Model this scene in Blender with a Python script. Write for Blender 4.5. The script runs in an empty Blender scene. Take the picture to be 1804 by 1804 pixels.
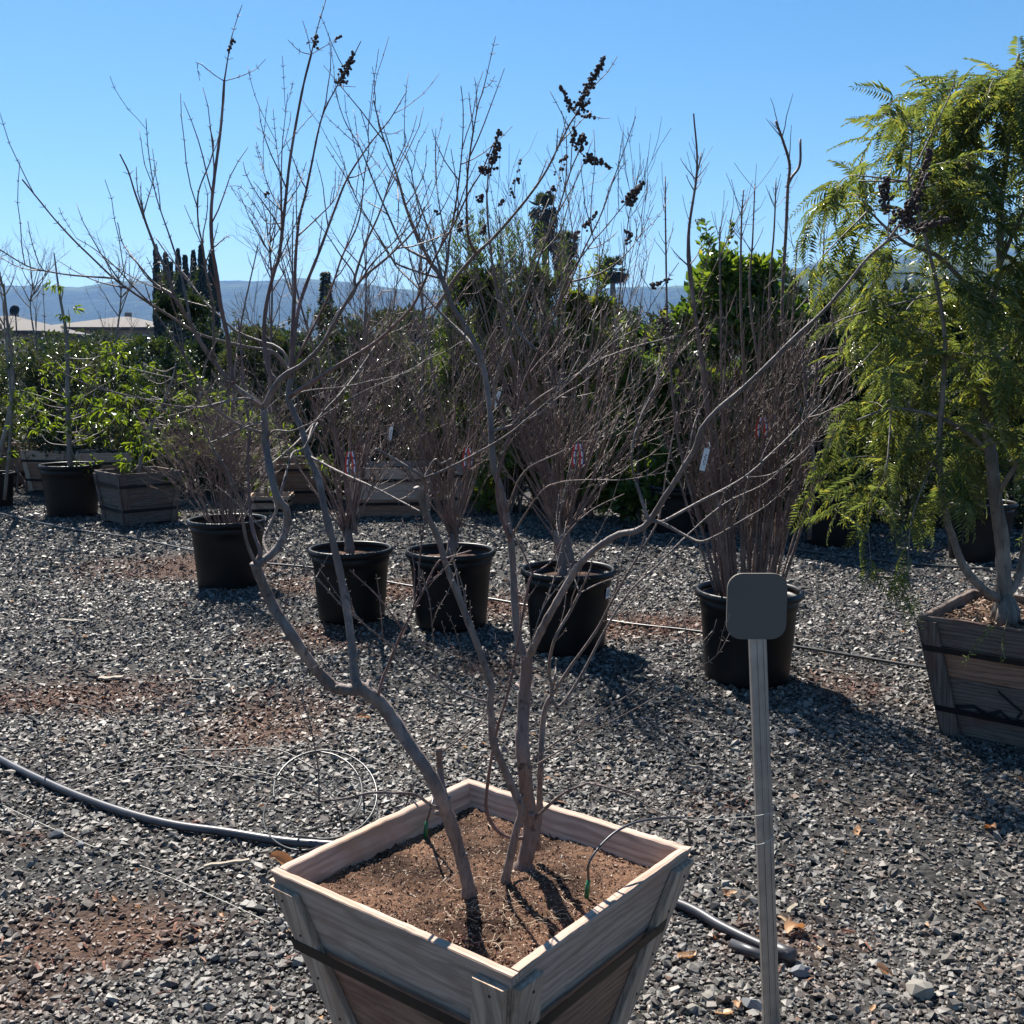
import bpy, bmesh, math, random
import numpy as np
from mathutils import Vector, Matrix

random.seed(7)
RNG = np.random.default_rng(11)
SC = bpy.context.scene
COL = SC.collection
R = math.radians

# ------------------------------------------------------------------ camera
FPX, YH, CAMH = 1880.0, 650.0, 1.47          # focal length and horizon in photo pixels, eye height in metres
TH = math.atan((902 - YH) / FPX)
cam_d = bpy.data.cameras.new('camera')
cam = bpy.data.objects.new('camera', cam_d)
COL.objects.link(cam)
cam.location = (0, 0, CAMH)
cam.rotation_euler = (math.pi / 2 - TH, 0, 0)
cam_d.sensor_fit = 'HORIZONTAL'
cam_d.sensor_width = 36
cam_d.lens = 36 * FPX / 1804
cam_d.clip_start = 0.05
cam_d.clip_end = 12000
SC.camera = cam

# ------------------------------------------------------------------ sky, sun, exposure
SUN_AZ, SUN_EL = R(-23), R(50)               # azimuth from the viewing direction, minus is to the left
world = bpy.data.worlds.new('World')
SC.world = world
world.use_nodes = True
wn = world.node_tree
sky = wn.nodes.new('ShaderNodeTexSky')
sky.sky_type = 'NISHITA'
sky.sun_disc = False
sky.sun_elevation = SUN_EL
sky.sun_rotation = SUN_AZ % (2 * math.pi)
sky.altitude = 50
sky.air_density = 1.0
sky.dust_density = 0.15
sky.ozone_density = 3.0
hsv = wn.nodes.new('ShaderNodeHueSaturation')
hsv.inputs['Saturation'].default_value = 1.25
hsv.inputs['Value'].default_value = 1.0
hsv.inputs['Hue'].default_value = 0.494
wn.links.new(sky.outputs[0], hsv.inputs['Color'])
bgn = wn.nodes['Background']
wn.links.new(hsv.outputs[0], bgn.inputs[0])
bgn.inputs[1].default_value = 0.05

sun_d = bpy.data.lights.new('sun', 'SUN')
sun = bpy.data.objects.new('sun', sun_d)
COL.objects.link(sun)
sun_d.energy = 5.0
sun_d.angle = R(0.53)
sun_d.color = (1.0, 0.945, 0.86)
SDIR = Vector((math.sin(SUN_AZ) * math.cos(SUN_EL), math.cos(SUN_AZ) * math.cos(SUN_EL), math.sin(SUN_EL)))
sun.rotation_euler = SDIR.to_track_quat('Z', 'Y').to_euler()
sun.location = (-4, 6, 12)

SC.view_settings.view_transform = 'Standard'
SC.view_settings.look = 'None'
SC.view_settings.exposure = 1.38
SC.view_settings.gamma = 1.0
SC.view_settings.use_curve_mapping = False
SC.cycles.use_denoising = True
SC.cycles.denoiser = 'OPENIMAGEDENOISE'
SC.cycles.denoising_input_passes = 'RGB_ALBEDO_NORMAL'
SC.cycles.denoising_prefilter = 'ACCURATE'
SC.cycles.max_bounces = 6
SC.cycles.diffuse_bounces = 3
SC.cycles.glossy_bounces = 2
SC.cycles.transmission_bounces = 3
SC.cycles.transparent_max_bounces = 6
SC.cycles.volume_bounces = 0
SC.cycles.sample_clamp_indirect = 4

# ------------------------------------------------------------------ photo geometry helpers
CT, ST = math.cos(TH), math.sin(TH)


def P(px, py, Y):
    """world point at forward distance Y seen at photo pixel px, py"""
    u = (px - 902) / FPX
    v = (py - 902) / FPX
    t = Y / (CT - v * ST)
    return np.array((u * t, Y, CAMH - t * (ST + v * CT)))


def G(px, py, z=0.0):
    """world point on the horizontal plane at height z"""
    u = (px - 902) / FPX
    v = (py - 902) / FPX
    t = (CAMH - z) / (ST + v * CT)
    return np.array((u * t, (CT - v * ST) * t, z))


# ------------------------------------------------------------------ object helpers
def fast_mesh(name, co, tri, k=3, smooth=False):
    me = bpy.data.meshes.new(name)
    co = np.ascontiguousarray(co, dtype=np.float32)
    tri = np.ascontiguousarray(tri, dtype=np.int32)
    n = len(tri)
    me.vertices.add(len(co))
    me.vertices.foreach_set('co', co.ravel())
    me.loops.add(n * k)
    me.loops.foreach_set('vertex_index', tri.ravel())
    me.polygons.add(n)
    me.polygons.foreach_set('loop_start', np.arange(0, n * k, k, dtype=np.int32))
    me.polygons.foreach_set('loop_total', np.full(n, k, dtype=np.int32))
    me.polygons.foreach_set('use_smooth', np.full(n, smooth, dtype=bool))
    me.update(calc_edges=True)
    return me


def link(name, me, mat=None, parent=None):
    if mat is not None and len(me.materials) == 0:
        me.materials.append(mat)
    o = bpy.data.objects.new(name, me)
    COL.objects.link(o)
    if parent is not None:
        o.parent = parent
    return o


def tag(o, label=None, cat=None, group=None, kind=None):
    if label:
        o['label'] = label
    if cat:
        o['category'] = cat
    if group:
        o['group'] = group
    if kind:
        o['kind'] = kind
    return o


def thing(name, label, cat, loc=(0, 0, 0), rz=0.0, group=None):
    o = bpy.data.objects.new(name, None)
    COL.objects.link(o)
    o.empty_display_size = 0.1
    o.location = loc
    o.rotation_euler = (0, 0, rz)
    return tag(o, label, cat, group)


def addattr(me, name, vals):
    a = me.attributes.new(name, 'FLOAT', 'POINT')
    a.data.foreach_set('value', np.ascontiguousarray(vals, dtype=np.float32))


class MB:
    """collects tubes, boxes and triangles, builds ONE mesh object"""

    def __init__(self):
        self.v, self.f, self.n = [], [], 0

    def add(self, co, tri):
        co = np.asarray(co, float)
        self.v.append(co)
        self.f.append(np.asarray(tri, int) + self.n)
        self.n += len(co)

    def tube(self, pts, rad, k=5, cap=True):
        pts = np.asarray(pts, float)
        n = len(pts)
        rad = np.broadcast_to(np.asarray(rad, float), (n,))
        tg = np.gradient(pts, axis=0)
        tg /= np.linalg.norm(tg, axis=1)[:, None] + 1e-12
        av = tg.mean(0)
        ref = np.zeros(3)
        ref[np.argmin(np.abs(av))] = 1.0
        a = np.cross(tg, ref)
        a /= np.linalg.norm(a, axis=1)[:, None] + 1e-12
        b = np.cross(tg, a)
        ang = np.arange(k) * 2 * math.pi / k
        co = pts[:, None, :] + rad[:, None, None] * (a[:, None, :] * np.cos(ang)[None, :, None] + b[:, None, :] * np.sin(ang)[None, :, None])
        co = co.reshape(-1, 3)
        i = np.arange(n - 1)[:, None] * k
        j = np.arange(k)[None, :]
        j2 = (j + 1) % k
        q = np.stack([i + j, i + j2, i + k + j2, i + k + j], -1).reshape(-1, 4)
        tri = np.concatenate([q[:, [0, 1, 2]], q[:, [0, 2, 3]]])
        if cap:
            co = np.concatenate([co, pts[:1], pts[-1:]])
            c0, c1 = n * k, n * k + 1
            jj = np.arange(k)
            e0 = np.stack([np.full(k, c0), (jj + 1) % k, jj], -1)
            e1 = np.stack([np.full(k, c1), (n - 1) * k + jj, (n - 1) * k + (jj + 1) % k], -1)
            tri = np.concatenate([tri, e0, e1])
        self.add(co, tri)

    def box(self, c, s, rot=None):
        co = np.array([(x, y, z) for x in (-.5, .5) for y in (-.5, .5) for z in (-.5, .5)]) * np.asarray(s)
        if rot is not None:
            co = co @ np.asarray(rot).T
        co = co + np.asarray(c)
        q = np.array([(0, 1, 3, 2), (4, 6, 7, 5), (0, 4, 5, 1), (2, 3, 7, 6), (0, 2, 6, 4), (1, 5, 7, 3)])
        self.add(co, np.concatenate([q[:, [0, 1, 2]], q[:, [0, 2, 3]]]))

    def build(self, name, mat, parent=None, smooth=True):
        me = fast_mesh(name, np.concatenate(self.v), np.concatenate(self.f), 3, smooth)
        return link(name, me, mat, parent)


def spline(pts, m=5):
    """Catmull-Rom through the points, m samples a span"""
    p = np.asarray(pts, float)
    if len(p) < 3:
        t = np.linspace(0, 1, m + 1)[:, None]
        return p[0] * (1 - t) + p[-1] * t
    q = np.concatenate([[2 * p[0] - p[1]], p, [2 * p[-1] - p[-2]]])
    out = []
    t = np.linspace(0, 1, m, endpoint=False)[:, None]
    for i in range(1, len(q) - 2):
        a, b, c, d = q[i - 1], q[i], q[i + 1], q[i + 2]
        out.append(.5 * (2 * b + (c - a) * t + (2 * a - 5 * b + 4 * c - d) * t ** 2 + (3 * b - a - 3 * c + d) * t ** 3))
    out.append(p[-1:])
    return np.concatenate(out)


def unit(v):
    v = np.asarray(v, float)
    return v / (np.linalg.norm(v, axis=-1, keepdims=True) + 1e-12)


# ------------------------------------------------------------------ materials
def new_mat(name):
    m = bpy.data.materials.new(name)
    m.use_nodes = True
    nt = m.node_tree
    return m, nt, nt.nodes['Principled BSDF']


def N(nt, t, **kw):
    n = nt.nodes.new(t)
    for k, v in kw.items():
        if k in n.inputs:
            n.inputs[k].default_value = v
        else:
            setattr(n, k, v)
    return n


def ramp(nt, fac, stops):
    r = nt.nodes.new('ShaderNodeValToRGB')
    e = r.color_ramp.elements
    while len(e) < len(stops):
        e.new(0.5)
    for i, (p, c) in enumerate(stops):
        e[i].position = p
        e[i].color = (*c, 1) if len(c) == 3 else c
    nt.links.new(fac, r.inputs[0])
    return r.outputs[0]


def mixc(nt, fac, a, b, mode='MIX'):
    m = nt.nodes.new('ShaderNodeMix')
    m.data_type = 'RGBA'
    m.blend_type = mode
    for s, v in ((m.inputs[0], fac), (m.inputs[6], a), (m.inputs[7], b)):
        if isinstance(v, bpy.types.NodeSocket):
            nt.links.new(v, s)
        else:
            s.default_value = v if isinstance(v, (int, float)) else ((*v, 1) if len(v) == 3 else v)
    return m.outputs[2]


def noise(nt, vec, scale, detail=4, rough=.55, dist=0.0):
    n = N(nt, 'ShaderNodeTexNoise')
    n.inputs['Scale'].default_value = scale
    n.inputs['Detail'].default_value = detail
    n.inputs['Roughness'].default_value = rough
    n.inputs['Distortion'].default_value = dist
    if vec is not None:
        nt.links.new(vec, n.inputs['Vector'])
    return n.outputs[0]


def bump(nt, bs, h, strength=.4, dist=.01):
    b = N(nt, 'ShaderNodeBump')
    b.inputs['Strength'].default_value = strength
    b.inputs['Distance'].default_value = dist
    nt.links.new(h, b.inputs['Height'])
    nt.links.new(b.outputs[0], bs.inputs['Normal'])


def objco(nt):
    return N(nt, 'ShaderNodeTexCoord').outputs['Object']


def mapping(nt, vec, scale):
    m = N(nt, 'ShaderNodeMapping')
    m.inputs['Scale'].default_value = scale
    nt.links.new(vec, m.inputs['Vector'])
    return m.outputs[0]


def bark_mat(name, c1, c2, rough=.7, scale=40):
    """thin bark: fine grain, pale peeling strips, dark scars"""
    m, nt, b = new_mat(name)
    co = objco(nt)
    n1 = noise(nt, mapping(nt, co, (1, 1, .3)), scale, 6, .7, .6)
    n2 = noise(nt, co, scale * .22, 4, .6)
    n3 = noise(nt, mapping(nt, co, (1, 1, .14)), scale * 3.2, 4, .65, .4)
    n4 = noise(nt, co, scale * .9, 3, .5)
    c = ramp(nt, n1, [(.3, c1), (.55, tuple((x + y) / 2 for x, y in zip(c1, c2))), (.72, c2)])
    c = mixc(nt, mixf(nt, n2, .5, .72), c, tuple(min(1, x * 1.35) for x in c2))
    c = mixc(nt, mixf(nt, n3, .54, .74), c, tuple(x * .45 for x in c1))
    c = mixc(nt, mixf(nt, n4, .66, .76), c, tuple(x * .3 for x in c1))
    nt.links.new(c, b.inputs['Base Color'])
    b.inputs['Roughness'].default_value = rough
    ad = N(nt, 'ShaderNodeMath', operation='ADD')
    nt.links.new(n1, ad.inputs[0])
    nt.links.new(n3, ad.inputs[1])
    bump(nt, b, ad.outputs[0], .8, .004)
    return m


def mixf(nt, v, lo, hi):
    n = N(nt, 'ShaderNodeMapRange')
    n.inputs['From Min'].default_value = lo
    n.inputs['From Max'].default_value = hi
    nt.links.new(v, n.inputs['Value'])
    return n.outputs[0]


def plain(name, col, rough=.5, var=.25, scale=30, metal=0.0, bumps=0.0):
    m, nt, b = new_mat(name)
    co = objco(nt)
    n1 = noise(nt, co, scale, 4)
    c = ramp(nt, n1, [(.25, tuple(x * (1 - var) for x in col)), (.75, tuple(min(1, x * (1 + var)) for x in col))])
    nt.links.new(c, b.inputs['Base Color'])
    b.inputs['Roughness'].default_value = rough
    b.inputs['Metallic'].default_value = metal
    if bumps:
        bump(nt, b, n1, bumps, .004)
    return m


def leaf_mat(name, stops, trans=.4, rough=.38, tcol=None):
    """glossy leaf that lets light through; the hue varies leaf by leaf"""
    m, nt, b = new_mat(name)
    g = N(nt, 'ShaderNodeNewGeometry')
    oi = N(nt, 'ShaderNodeObjectInfo')
    ad = N(nt, 'ShaderNodeMath', operation='ADD')
    nt.links.new(g.outputs['Random Per Island'], ad.inputs[0])
    nt.links.new(oi.outputs['Random'], ad.inputs[1])
    fr = N(nt, 'ShaderNodeMath', operation='FRACT')
    nt.links.new(ad.outputs[0], fr.inputs[0])
    c = ramp(nt, fr.outputs[0], stops)
    nt.links.new(c, b.inputs['Base Color'])
    b.inputs['Roughness'].default_value = rough
    tr = N(nt, 'ShaderNodeBsdfTranslucent')
    tc = mixc(nt, 1.0, c, tcol or (1.7, 1.75, .55), 'MULTIPLY')
    nt.links.new(tc, tr.inputs['Color'])
    mx = N(nt, 'ShaderNodeMixShader')
    mx.inputs[0].default_value = trans
    nt.links.new(b.outputs[0], mx.inputs[1])
    nt.links.new(tr.outputs[0], mx.inputs[2])
    nt.links.new(mx.outputs[0], nt.nodes['Material Output'].inputs[0])
    return m


def wood_mat(name, light, dark, red, wear=.5, seed=0.0):
    """weathered board, grain runs along the attribute's first axis"""
    m, nt, b = new_mat(name)
    at = N(nt, 'ShaderNodeAttribute')
    at.attribute_name = 'grain'
    v = at.outputs['Vector']
    g1 = noise(nt, mapping(nt, v, (2.2, 42, 42)), 2.2, 6, .62, .5)
    g2 = noise(nt, mapping(nt, v, (4, 220, 220)), 1.6, 4, .6)
    rings = N(nt, 'ShaderNodeTexWave')
    rings.wave_type = 'RINGS'
    rings.inputs['Scale'].default_value = 5
    rings.inputs['Distortion'].default_value = 9
    rings.inputs['Detail'].default_value = 3
    nt.links.new(mapping(nt, v, (.7, 4.5, 4.5)), rings.inputs['Vector'])
    blot = noise(nt, mapping(nt, v, (4, 7, 7)), 1.6, 5, .6)
    c = ramp(nt, g1, [(.28, dark), (.52, light), (.75, tuple(min(1, x * 1.25) for x in light))])
    c = mixc(nt, mixf(nt, rings.outputs[0], .55, 1.6), c, tuple(x * .45 for x in dark))
    c = mixc(nt, mixf(nt, blot, .5, .78), c, red)
    c = mixc(nt, mixf(nt, g2, .66, .95), c, tuple(x * .45 for x in dark))
    nt.links.new(c, b.inputs['Base Color'])
    b.inputs['Roughness'].default_value = .78
    b.inputs['Specular IOR Level'].default_value = .25
    ad = N(nt, 'ShaderNodeMath', operation='ADD')
    nt.links.new(g1, ad.inputs[0])
    nt.links.new(g2, ad.inputs[1])
    bump(nt, b, ad.outputs[0], .3, .002)
    return m


M = {}
M['bark'] = bark_mat('hero bark', (.09, .066, .058), (.24, .185, .16), .62)
M['bark_red'] = bark_mat('young reddish shoot', (.10, .055, .05), (.20, .125, .11))
M['bark_brown'] = bark_mat('brown twig', (.10, .066, .056), (.215, .152, .13), .6)
M['bark_grey'] = bark_mat('grey trunk', (.12, .10, .085), (.26, .22, .19), scale=25)
M['seed'] = plain('dry seed capsule', (.06, .034, .028), .8, .5, 200)
M['pot'] = plain('black nursery plastic', (.0085, .0077, .0076), .42, .75, 4.5)
M['pot'].node_tree.nodes['Principled BSDF'].inputs['Specular IOR Level'].default_value = .22
M['strap'] = plain('dark steel strap', (.012, .012, .014), .45, .4, 30, metal=.5)
M['hose'] = plain('black poly hose', (.05, .049, .056), .42, .4, 18)
M['drip'] = plain('faded drip tube', (.05, .048, .046), .36, .4, 30)
M['string'] = plain('pale twine', (.55, .52, .45), .7)
M['green_plastic'] = plain('green emitter', (.01, .12, .05), .35)
M['sign'] = plain('dark grey sign face', (.115, .098, .082), .7, .03, 8)
M['tag_white'] = plain('white plastic tag', (.75, .75, .75), .5, .05)
M['tag_red'] = plain('red ribbon', (.6, .04, .03), .5, .1)
M['tag_blue'] = plain('blue ribbon', (.05, .09, .35), .5, .1)
M['ink'] = plain('black marker paint', (.008, .008, .008), .8, .2)
M['roof'] = plain('brown shingle', (.062, .051, .046), .85, .25, 2, bumps=.3)
M['stucco'] = plain('tan stucco', (.24, .19, .15), .9, .08, 4)
M['glass'] = plain('dark window', (.03, .035, .045), .12, .1)
M['trim'] = plain('cream trim', (.6, .56, .5), .6, .05)
M['chip'] = plain('pale plank', (.27, .225, .17), .8, .25, 20)
M['nail'] = plain('rusty nail', (.05, .025, .015), .7, .4, 300)

M['wood_a'] = wood_mat('weathered cedar', (.46, .335, .265), (.31, .215, .16), (.35, .215, .145))
M['wood_b'] = wood_mat('reddish cedar', (.30, .17, .115), (.15, .075, .047), (.22, .10, .06))
M['wood_c'] = wood_mat('dark old cedar', (.15, .115, .095), (.07, .05, .042), (.115, .05, .04))
M['wood_d'] = wood_mat('pale batten', (.47, .34, .255), (.31, .21, .145), (.36, .22, .14))


def stone_mat():
    m, nt, b = new_mat('crushed stone')
    g = N(nt, 'ShaderNodeNewGeometry')
    co = N(nt, 'ShaderNodeTexCoord').outputs['Object']
    c = ramp(nt, g.outputs['Random Per Island'], [(0, (.022, .021, .02)), (.25, (.058, .055, .052)), (.6, (.108, .103, .097)), (.84, (.17, .163, .15)),
                                                 (.94, (.26, .24, .21)), (.975, (.16, .10, .075)), (1, (.33, .30, .26))])
    n1 = noise(nt, co, 160, 4, .6)
    c = mixc(nt, .55, c, ramp(nt, n1, [(.3, (.5, .5, .5)), (.7, (1.35, 1.35, 1.35))]), 'MULTIPLY')
    at = N(nt, 'ShaderNodeAttribute')
    at.attribute_name = 'dust'
    big = noise(nt, co, .9, 5, .6)
    c = mixc(nt, mixf(nt, big, .42, 1.0), c, (.15, .125, .10))
    c = mixc(nt, at.outputs['Fac'], c, (.115, .062, .04))
    nt.links.new(c, b.inputs['Base Color'])
    b.inputs['Roughness'].default_value = .55
    b.inputs['Specular IOR Level'].default_value = .38
    bump(nt, b, n1, .35, .002)
    return m


def ground_mat():
    m, nt, b = new_mat('gravel dust and soil')
    co = objco(nt)
    n1 = noise(nt, co, 90, 6, .7)
    n2 = noise(nt, co, 3.2, 4)
    vor = N(nt, 'ShaderNodeTexVoronoi')
    vor.inputs['Scale'].default_value = 55
    nt.links.new(co, vor.inputs['Vector'])
    c = ramp(nt, n1, [(.3, (.012, .0115, .011)), (.6, (.036, .034, .032)), (.8, (.085, .08, .075))])
    vc = N(nt, 'ShaderNodeSeparateColor')
    nt.links.new(vor.outputs['Color'], vc.inputs[0])
    c = mixc(nt, .55, c, ramp(nt, vc.outputs[0], [(0, (.017, .017, .016)), (.7, (.058, .057, .055)), (1, (.13, .125, .118))]))
    at = N(nt, 'ShaderNodeAttribute')
    at.attribute_name = 'soil'
    s = ramp(nt, n1, [(.3, (.05, .026, .017)), (.6, (.115, .066, .044)), (.8, (.21, .145, .10))])
    f = N(nt, 'ShaderNodeMath', operation='ADD')
    nt.links.new(at.outputs['Fac'], f.inputs[0])
    nt.links.new(mixf(nt, n2, .55, 1.1), f.inputs[1])
    f.use_clamp = True
    c = mixc(nt, f.outputs[0], c, s)
    nt.links.new(c, b.inputs['Base Color'])
    b.inputs['Roughness'].default_value = .9
    b.inputs['Specular IOR Level'].default_value = .2
    ad = N(nt, 'ShaderNodeMath', operation='SUBTRACT')
    nt.links.new(n1, ad.inputs[0])
    nt.links.new(vor.outputs['Distance'], ad.inputs[1])
    bump(nt, b, ad.outputs[0], .9, .012)
    return m


def hill_mat():
    m, nt, b = new_mat('chaparral hillside')
    co = objco(nt)
    n1 = noise(nt, co, .03, 6, .7)
    n2 = noise(nt, co, .0035, 4)
    at = N(nt, 'ShaderNodeAttribute')
    at.attribute_name = 'top'
    c = ramp(nt, n1, [(.3, (.012, .018, .012)), (.55, (.03, .042, .022)), (.75, (.07, .078, .04))])
    f = N(nt, 'ShaderNodeMath', operation='MULTIPLY')
    nt.links.new(at.outputs['Fac'], f.inputs[0])
    nt.links.new(mixf(nt, n2, .42, .6), f.inputs[1])
    c = mixc(nt, f.outputs[0], c, (.17, .21, .07))
    nt.links.new(c, b.inputs['Base Color'])
    b.inputs['Roughness'].default_value = .95
    b.inputs['Specular IOR Level'].default_value = .05
    bump(nt, b, n1, 1.0, 8)
    return m


def soil_mat(name, a, bb, c3):
    m, nt, b = new_mat(name)
    co = objco(nt)
    n1 = noise(nt, co, 130, 6, .7)
    n2 = noise(nt, co, 7, 4)
    c = ramp(nt, n1, [(.3, a), (.55, bb), (.78, c3)])
    c = mixc(nt, mixf(nt, n2, .4, .62), c, tuple(x * .5 for x in a))
    nt.links.new(c, b.inputs['Base Color'])
    b.inputs['Roughness'].default_value = .92
    b.inputs['Specular IOR Level'].default_value = .15
    bump(nt, b, n1, 1.0, .008)
    return m


M['stone'] = stone_mat()
M['ground'] = ground_mat()
M['hill'] = hill_mat()
M['soil'] = soil_mat('planter soil', (.07, .037, .023), (.19, .105, .066), (.36, .23, .155))
M['soil_straw'] = soil_mat('straw mulch', (.06, .035, .022), (.17, .10, .06), (.36, .24, .14))
M['soil_dark'] = soil_mat('potting soil', (.04, .022, .016), (.11, .06, .043), (.2, .13, .1))
M['crumb'] = leaf_mat('soil crumbs', [(0, (.05, .028, .02)), (.5, (.19, .11, .07)), (.85, (.33, .22, .15)), (1, (.55, .47, .38))], 0, .9)
M['mulch'] = leaf_mat('bark mulch', [(0, (.035, .012, .009)), (.5, (.115, .04, .026)), (.85, (.20, .09, .055)), (1, (.36, .22, .14))], 0, .85)
M['dryleaf'] = leaf_mat('dry leaf', [(0, (.30, .14, .06)), (.5, (.42, .25, .13)), (1, (.55, .42, .28))], .25, .6, (1.3, 1.0, .7))
M['root'] = plain('dry root', (.45, .36, .26), .8, .3)
M['lf_pepper'] = leaf_mat('pepper leaflet', [(0, (.10, .125, .05)), (.5, (.145, .17, .07)), (.85, (.19, .205, .085)), (1, (.36, .30, .08))], .46, .25, (1.4, 1.5, .6))
M['lf_bright'] = leaf_mat('spring leaf', [(0, (.07, .11, .016)), (.5, (.105, .155, .022)), (1, (.15, .19, .028))], .46, .42, (1.7, 1.65, .45))
M['lf_olive'] = leaf_mat('grey green leaf', [(0, (.034, .042, .022)), (.6, (.052, .062, .034)), (1, (.10, .11, .07))], .22, .26)
M['lf_dark'] = leaf_mat('dark glossy leaf', [(0, (.022, .036, .014)), (.6, (.036, .056, .02)), (1, (.07, .09, .03))], .2, .28)
M['lf_yell'] = leaf_mat('yellow green leaf', [(0, (.07, .10, .018)), (.6, (.11, .145, .025)), (1, (.24, .23, .03))], .45, .34)
M['lf_mid'] = leaf_mat('citrus leaf', [(0, (.04, .075, .016)), (.6, (.07, .115, .024)), (.95, (.13, .165, .036)), (1, (.28, .25, .05))], .4, .28)
M['lf_grass'] = leaf_mat('feathery leaf', [(0, (.04, .066, .024)), (.6, (.07, .10, .034)), (1, (.11, .13, .045))], .36, .36)
M['lf_cyp'] = leaf_mat('cypress spray', [(0, (.008, .014, .008)), (1, (.022, .034, .016))], .05, .6)
M['lf_palm'] = leaf_mat('palm frond', [(0, (.03, .04, .02)), (1, (.07, .085, .035))], .2, .5)
M['skirt'] = leaf_mat('dead palm skirt', [(0, (.03, .022, .017)), (1, (.085, .062, .045))], .1, .8)
M['lf_far'] = leaf_mat('far tree leaf', [(0, (.02, .028, .016)), (1, (.045, .055, .028))], .2, .6)

# ================================================================== SETTING
def smooth_noise(x, y, s, seed):
    """cheap value-noise for vertex work"""
    r = np.random.default_rng(seed)
    ph = r.uniform(0, 6.28, (6, 2))
    an = r.uniform(0, 6.28, 6)
    out = 0
    for i in range(6):
        k = s * (1 + .55 * i)
        out = out + np.sin((x * math.cos(an[i]) + y * math.sin(an[i])) * k + ph[i, 0]) * np.cos((y * math.cos(an[i]) - x * math.sin(an[i])) * k * .8 + ph[i, 1]) / (1 + .6 * i)
    return out / 2.2


PATCHES = []      # bare brown earth: x, y, rx, ry, strength
for (px, py, wx, wy, s) in ((190, 1660, 190, 70, .95), (40, 1760, 130, 50, .6), (480, 1275, 150, 60, .85), (130, 1225, 190, 42, .8), (330, 1000, 190, 26, .8), (560, 1120, 130, 26, .7),
                            (700, 1040, 130, 22, .9), (510, 1030, 60, 20, .8), (890, 1070, 60, 26, .9), (1130, 1105, 150, 28, .85), (870, 1180, 80, 18, .6), (1500, 1215, 90, 30, .5), (1380, 1660, 160, 40, .55),
                            (1600, 1425, 130, 18, .35), (1260, 1420, 70, 18, .4), (70, 1480, 120, 20, .3), (330, 1450, 60, 16, .4), (1450, 1740, 60, 25, .3)):
    c = G(px, py)
    e = G(px + wx, py)
    n0, n1 = G(px, py - wy), G(px, py + wy)
    PATCHES.append((c[0], (n0[1] + n1[1]) / 2, abs(e[0] - c[0]), abs(n0[1] - n1[1]) / 2, s))


def soil_mask(x, y):
    m = np.zeros_like(x)
    wob = smooth_noise(x, y, 5.0, 3) * .35 + smooth_noise(x, y, 17.0, 4) * .2
    for (cx, cy, rx, ry, s) in PATCHES:
        d = np.sqrt(((x - cx) / rx) ** 2 + ((y - cy) / ry) ** 2) + wob
        m = np.maximum(m, s * np.clip((1.2 - d) / .85, 0, 1))
    return m


def ground_z(x, y):
    near = np.clip((16 - y) / 6, 0, 1)
    return (smooth_noise(x, y, 1.3, 8) * .016 + smooth_noise(x, y, 4.5, 9) * .007) * near - .012 * soil_mask(x, y)


def axis(lo, hi, step, far):
    a = list(np.arange(lo, hi + 1e-6, step))
    s = step
    x = lo
    left = []
    while x > -far:
        s *= 1.5
        x -= s
        left.append(x)
    s, x, right = step, hi, []
    while x < far:
        s *= 1.5
        x += s
        right.append(x)
    return np.array(left[::-1] + a + right)


gx, gy = axis(-8, 8, .09, 4300), axis(-1, 14, .09, 4300)
XX, YY = np.meshgrid(gx, gy)
ZZ = ground_z(XX, YY)
nx, ny = len(gx), len(gy)
ii = (np.arange(ny - 1)[:, None] * nx + np.arange(nx - 1)[None, :]).ravel()
quads = np.stack([ii, ii + 1, ii + nx + 1, ii + nx], -1)
me = fast_mesh('ground', np.stack([XX.ravel(), YY.ravel(), ZZ.ravel()], -1), quads, 4, True)
addattr(me, 'soil', soil_mask(XX.ravel(), YY.ravel()))
tag(link('ground', me, M['ground']), kind='structure')


# ---- gravel: crushed stone lying in a loose layer
def stone_variant(seed, npts, flat):
    r = np.random.default_rng(seed)
    i = np.arange(npts) + .5
    ph, th = np.arccos(1 - 2 * i / npts), math.pi * (1 + 5 ** .5) * i
    p = np.stack([np.cos(th) * np.sin(ph), np.sin(th) * np.sin(ph), np.cos(ph)], -1) + r.normal(0, .23, (npts, 3))
    p /= np.linalg.norm(p, axis=1)[:, None]
    p *= r.uniform(.82, 1.12, (npts, 1))
    p *= (1, r.uniform(.6, .95), flat * r.uniform(.8, 1.2))
    bm = bmesh.new()
    for q in p:
        bm.verts.new(q)
    bmesh.ops.convex_hull(bm, input=bm.verts)
    loose = [v for v in bm.verts if not v.link_faces]
    bmesh.ops.delete(bm, geom=loose, context='VERTS')
    bmesh.ops.triangulate(bm, faces=bm.faces)
    bmesh.ops.recalc_face_normals(bm, faces=bm.faces)
    bm.verts.index_update()
    v = np.array([x.co[:] for x in bm.verts])
    f = np.array([[x.index for x in fc.verts] for fc in bm.faces])
    bm.free()
    return v, f


def rot_mats(n, tilt, rng):
    yaw = rng.uniform(0, 2 * math.pi, n)
    a = rng.normal(0, tilt, n)
    b = rng.normal(0, tilt, n)
    cz, sz, ca, sa, cb, sb = np.cos(yaw), np.sin(yaw), np.cos(a), np.sin(a), np.cos(b), np.sin(b)
    o, z = np.ones(n), np.zeros(n)
    Rz = np.stack([cz, -sz, z, sz, cz, z, z, z, o], -1).reshape(n, 3, 3)
    Rx = np.stack([o, z, z, z, ca, -sa, z, sa, ca], -1).reshape(n, 3, 3)
    Ry = np.stack([cb, z, sb, z, o, z, -sb, z, cb], -1).reshape(n, 3, 3)
    return Rx @ Ry @ Rz


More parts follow.
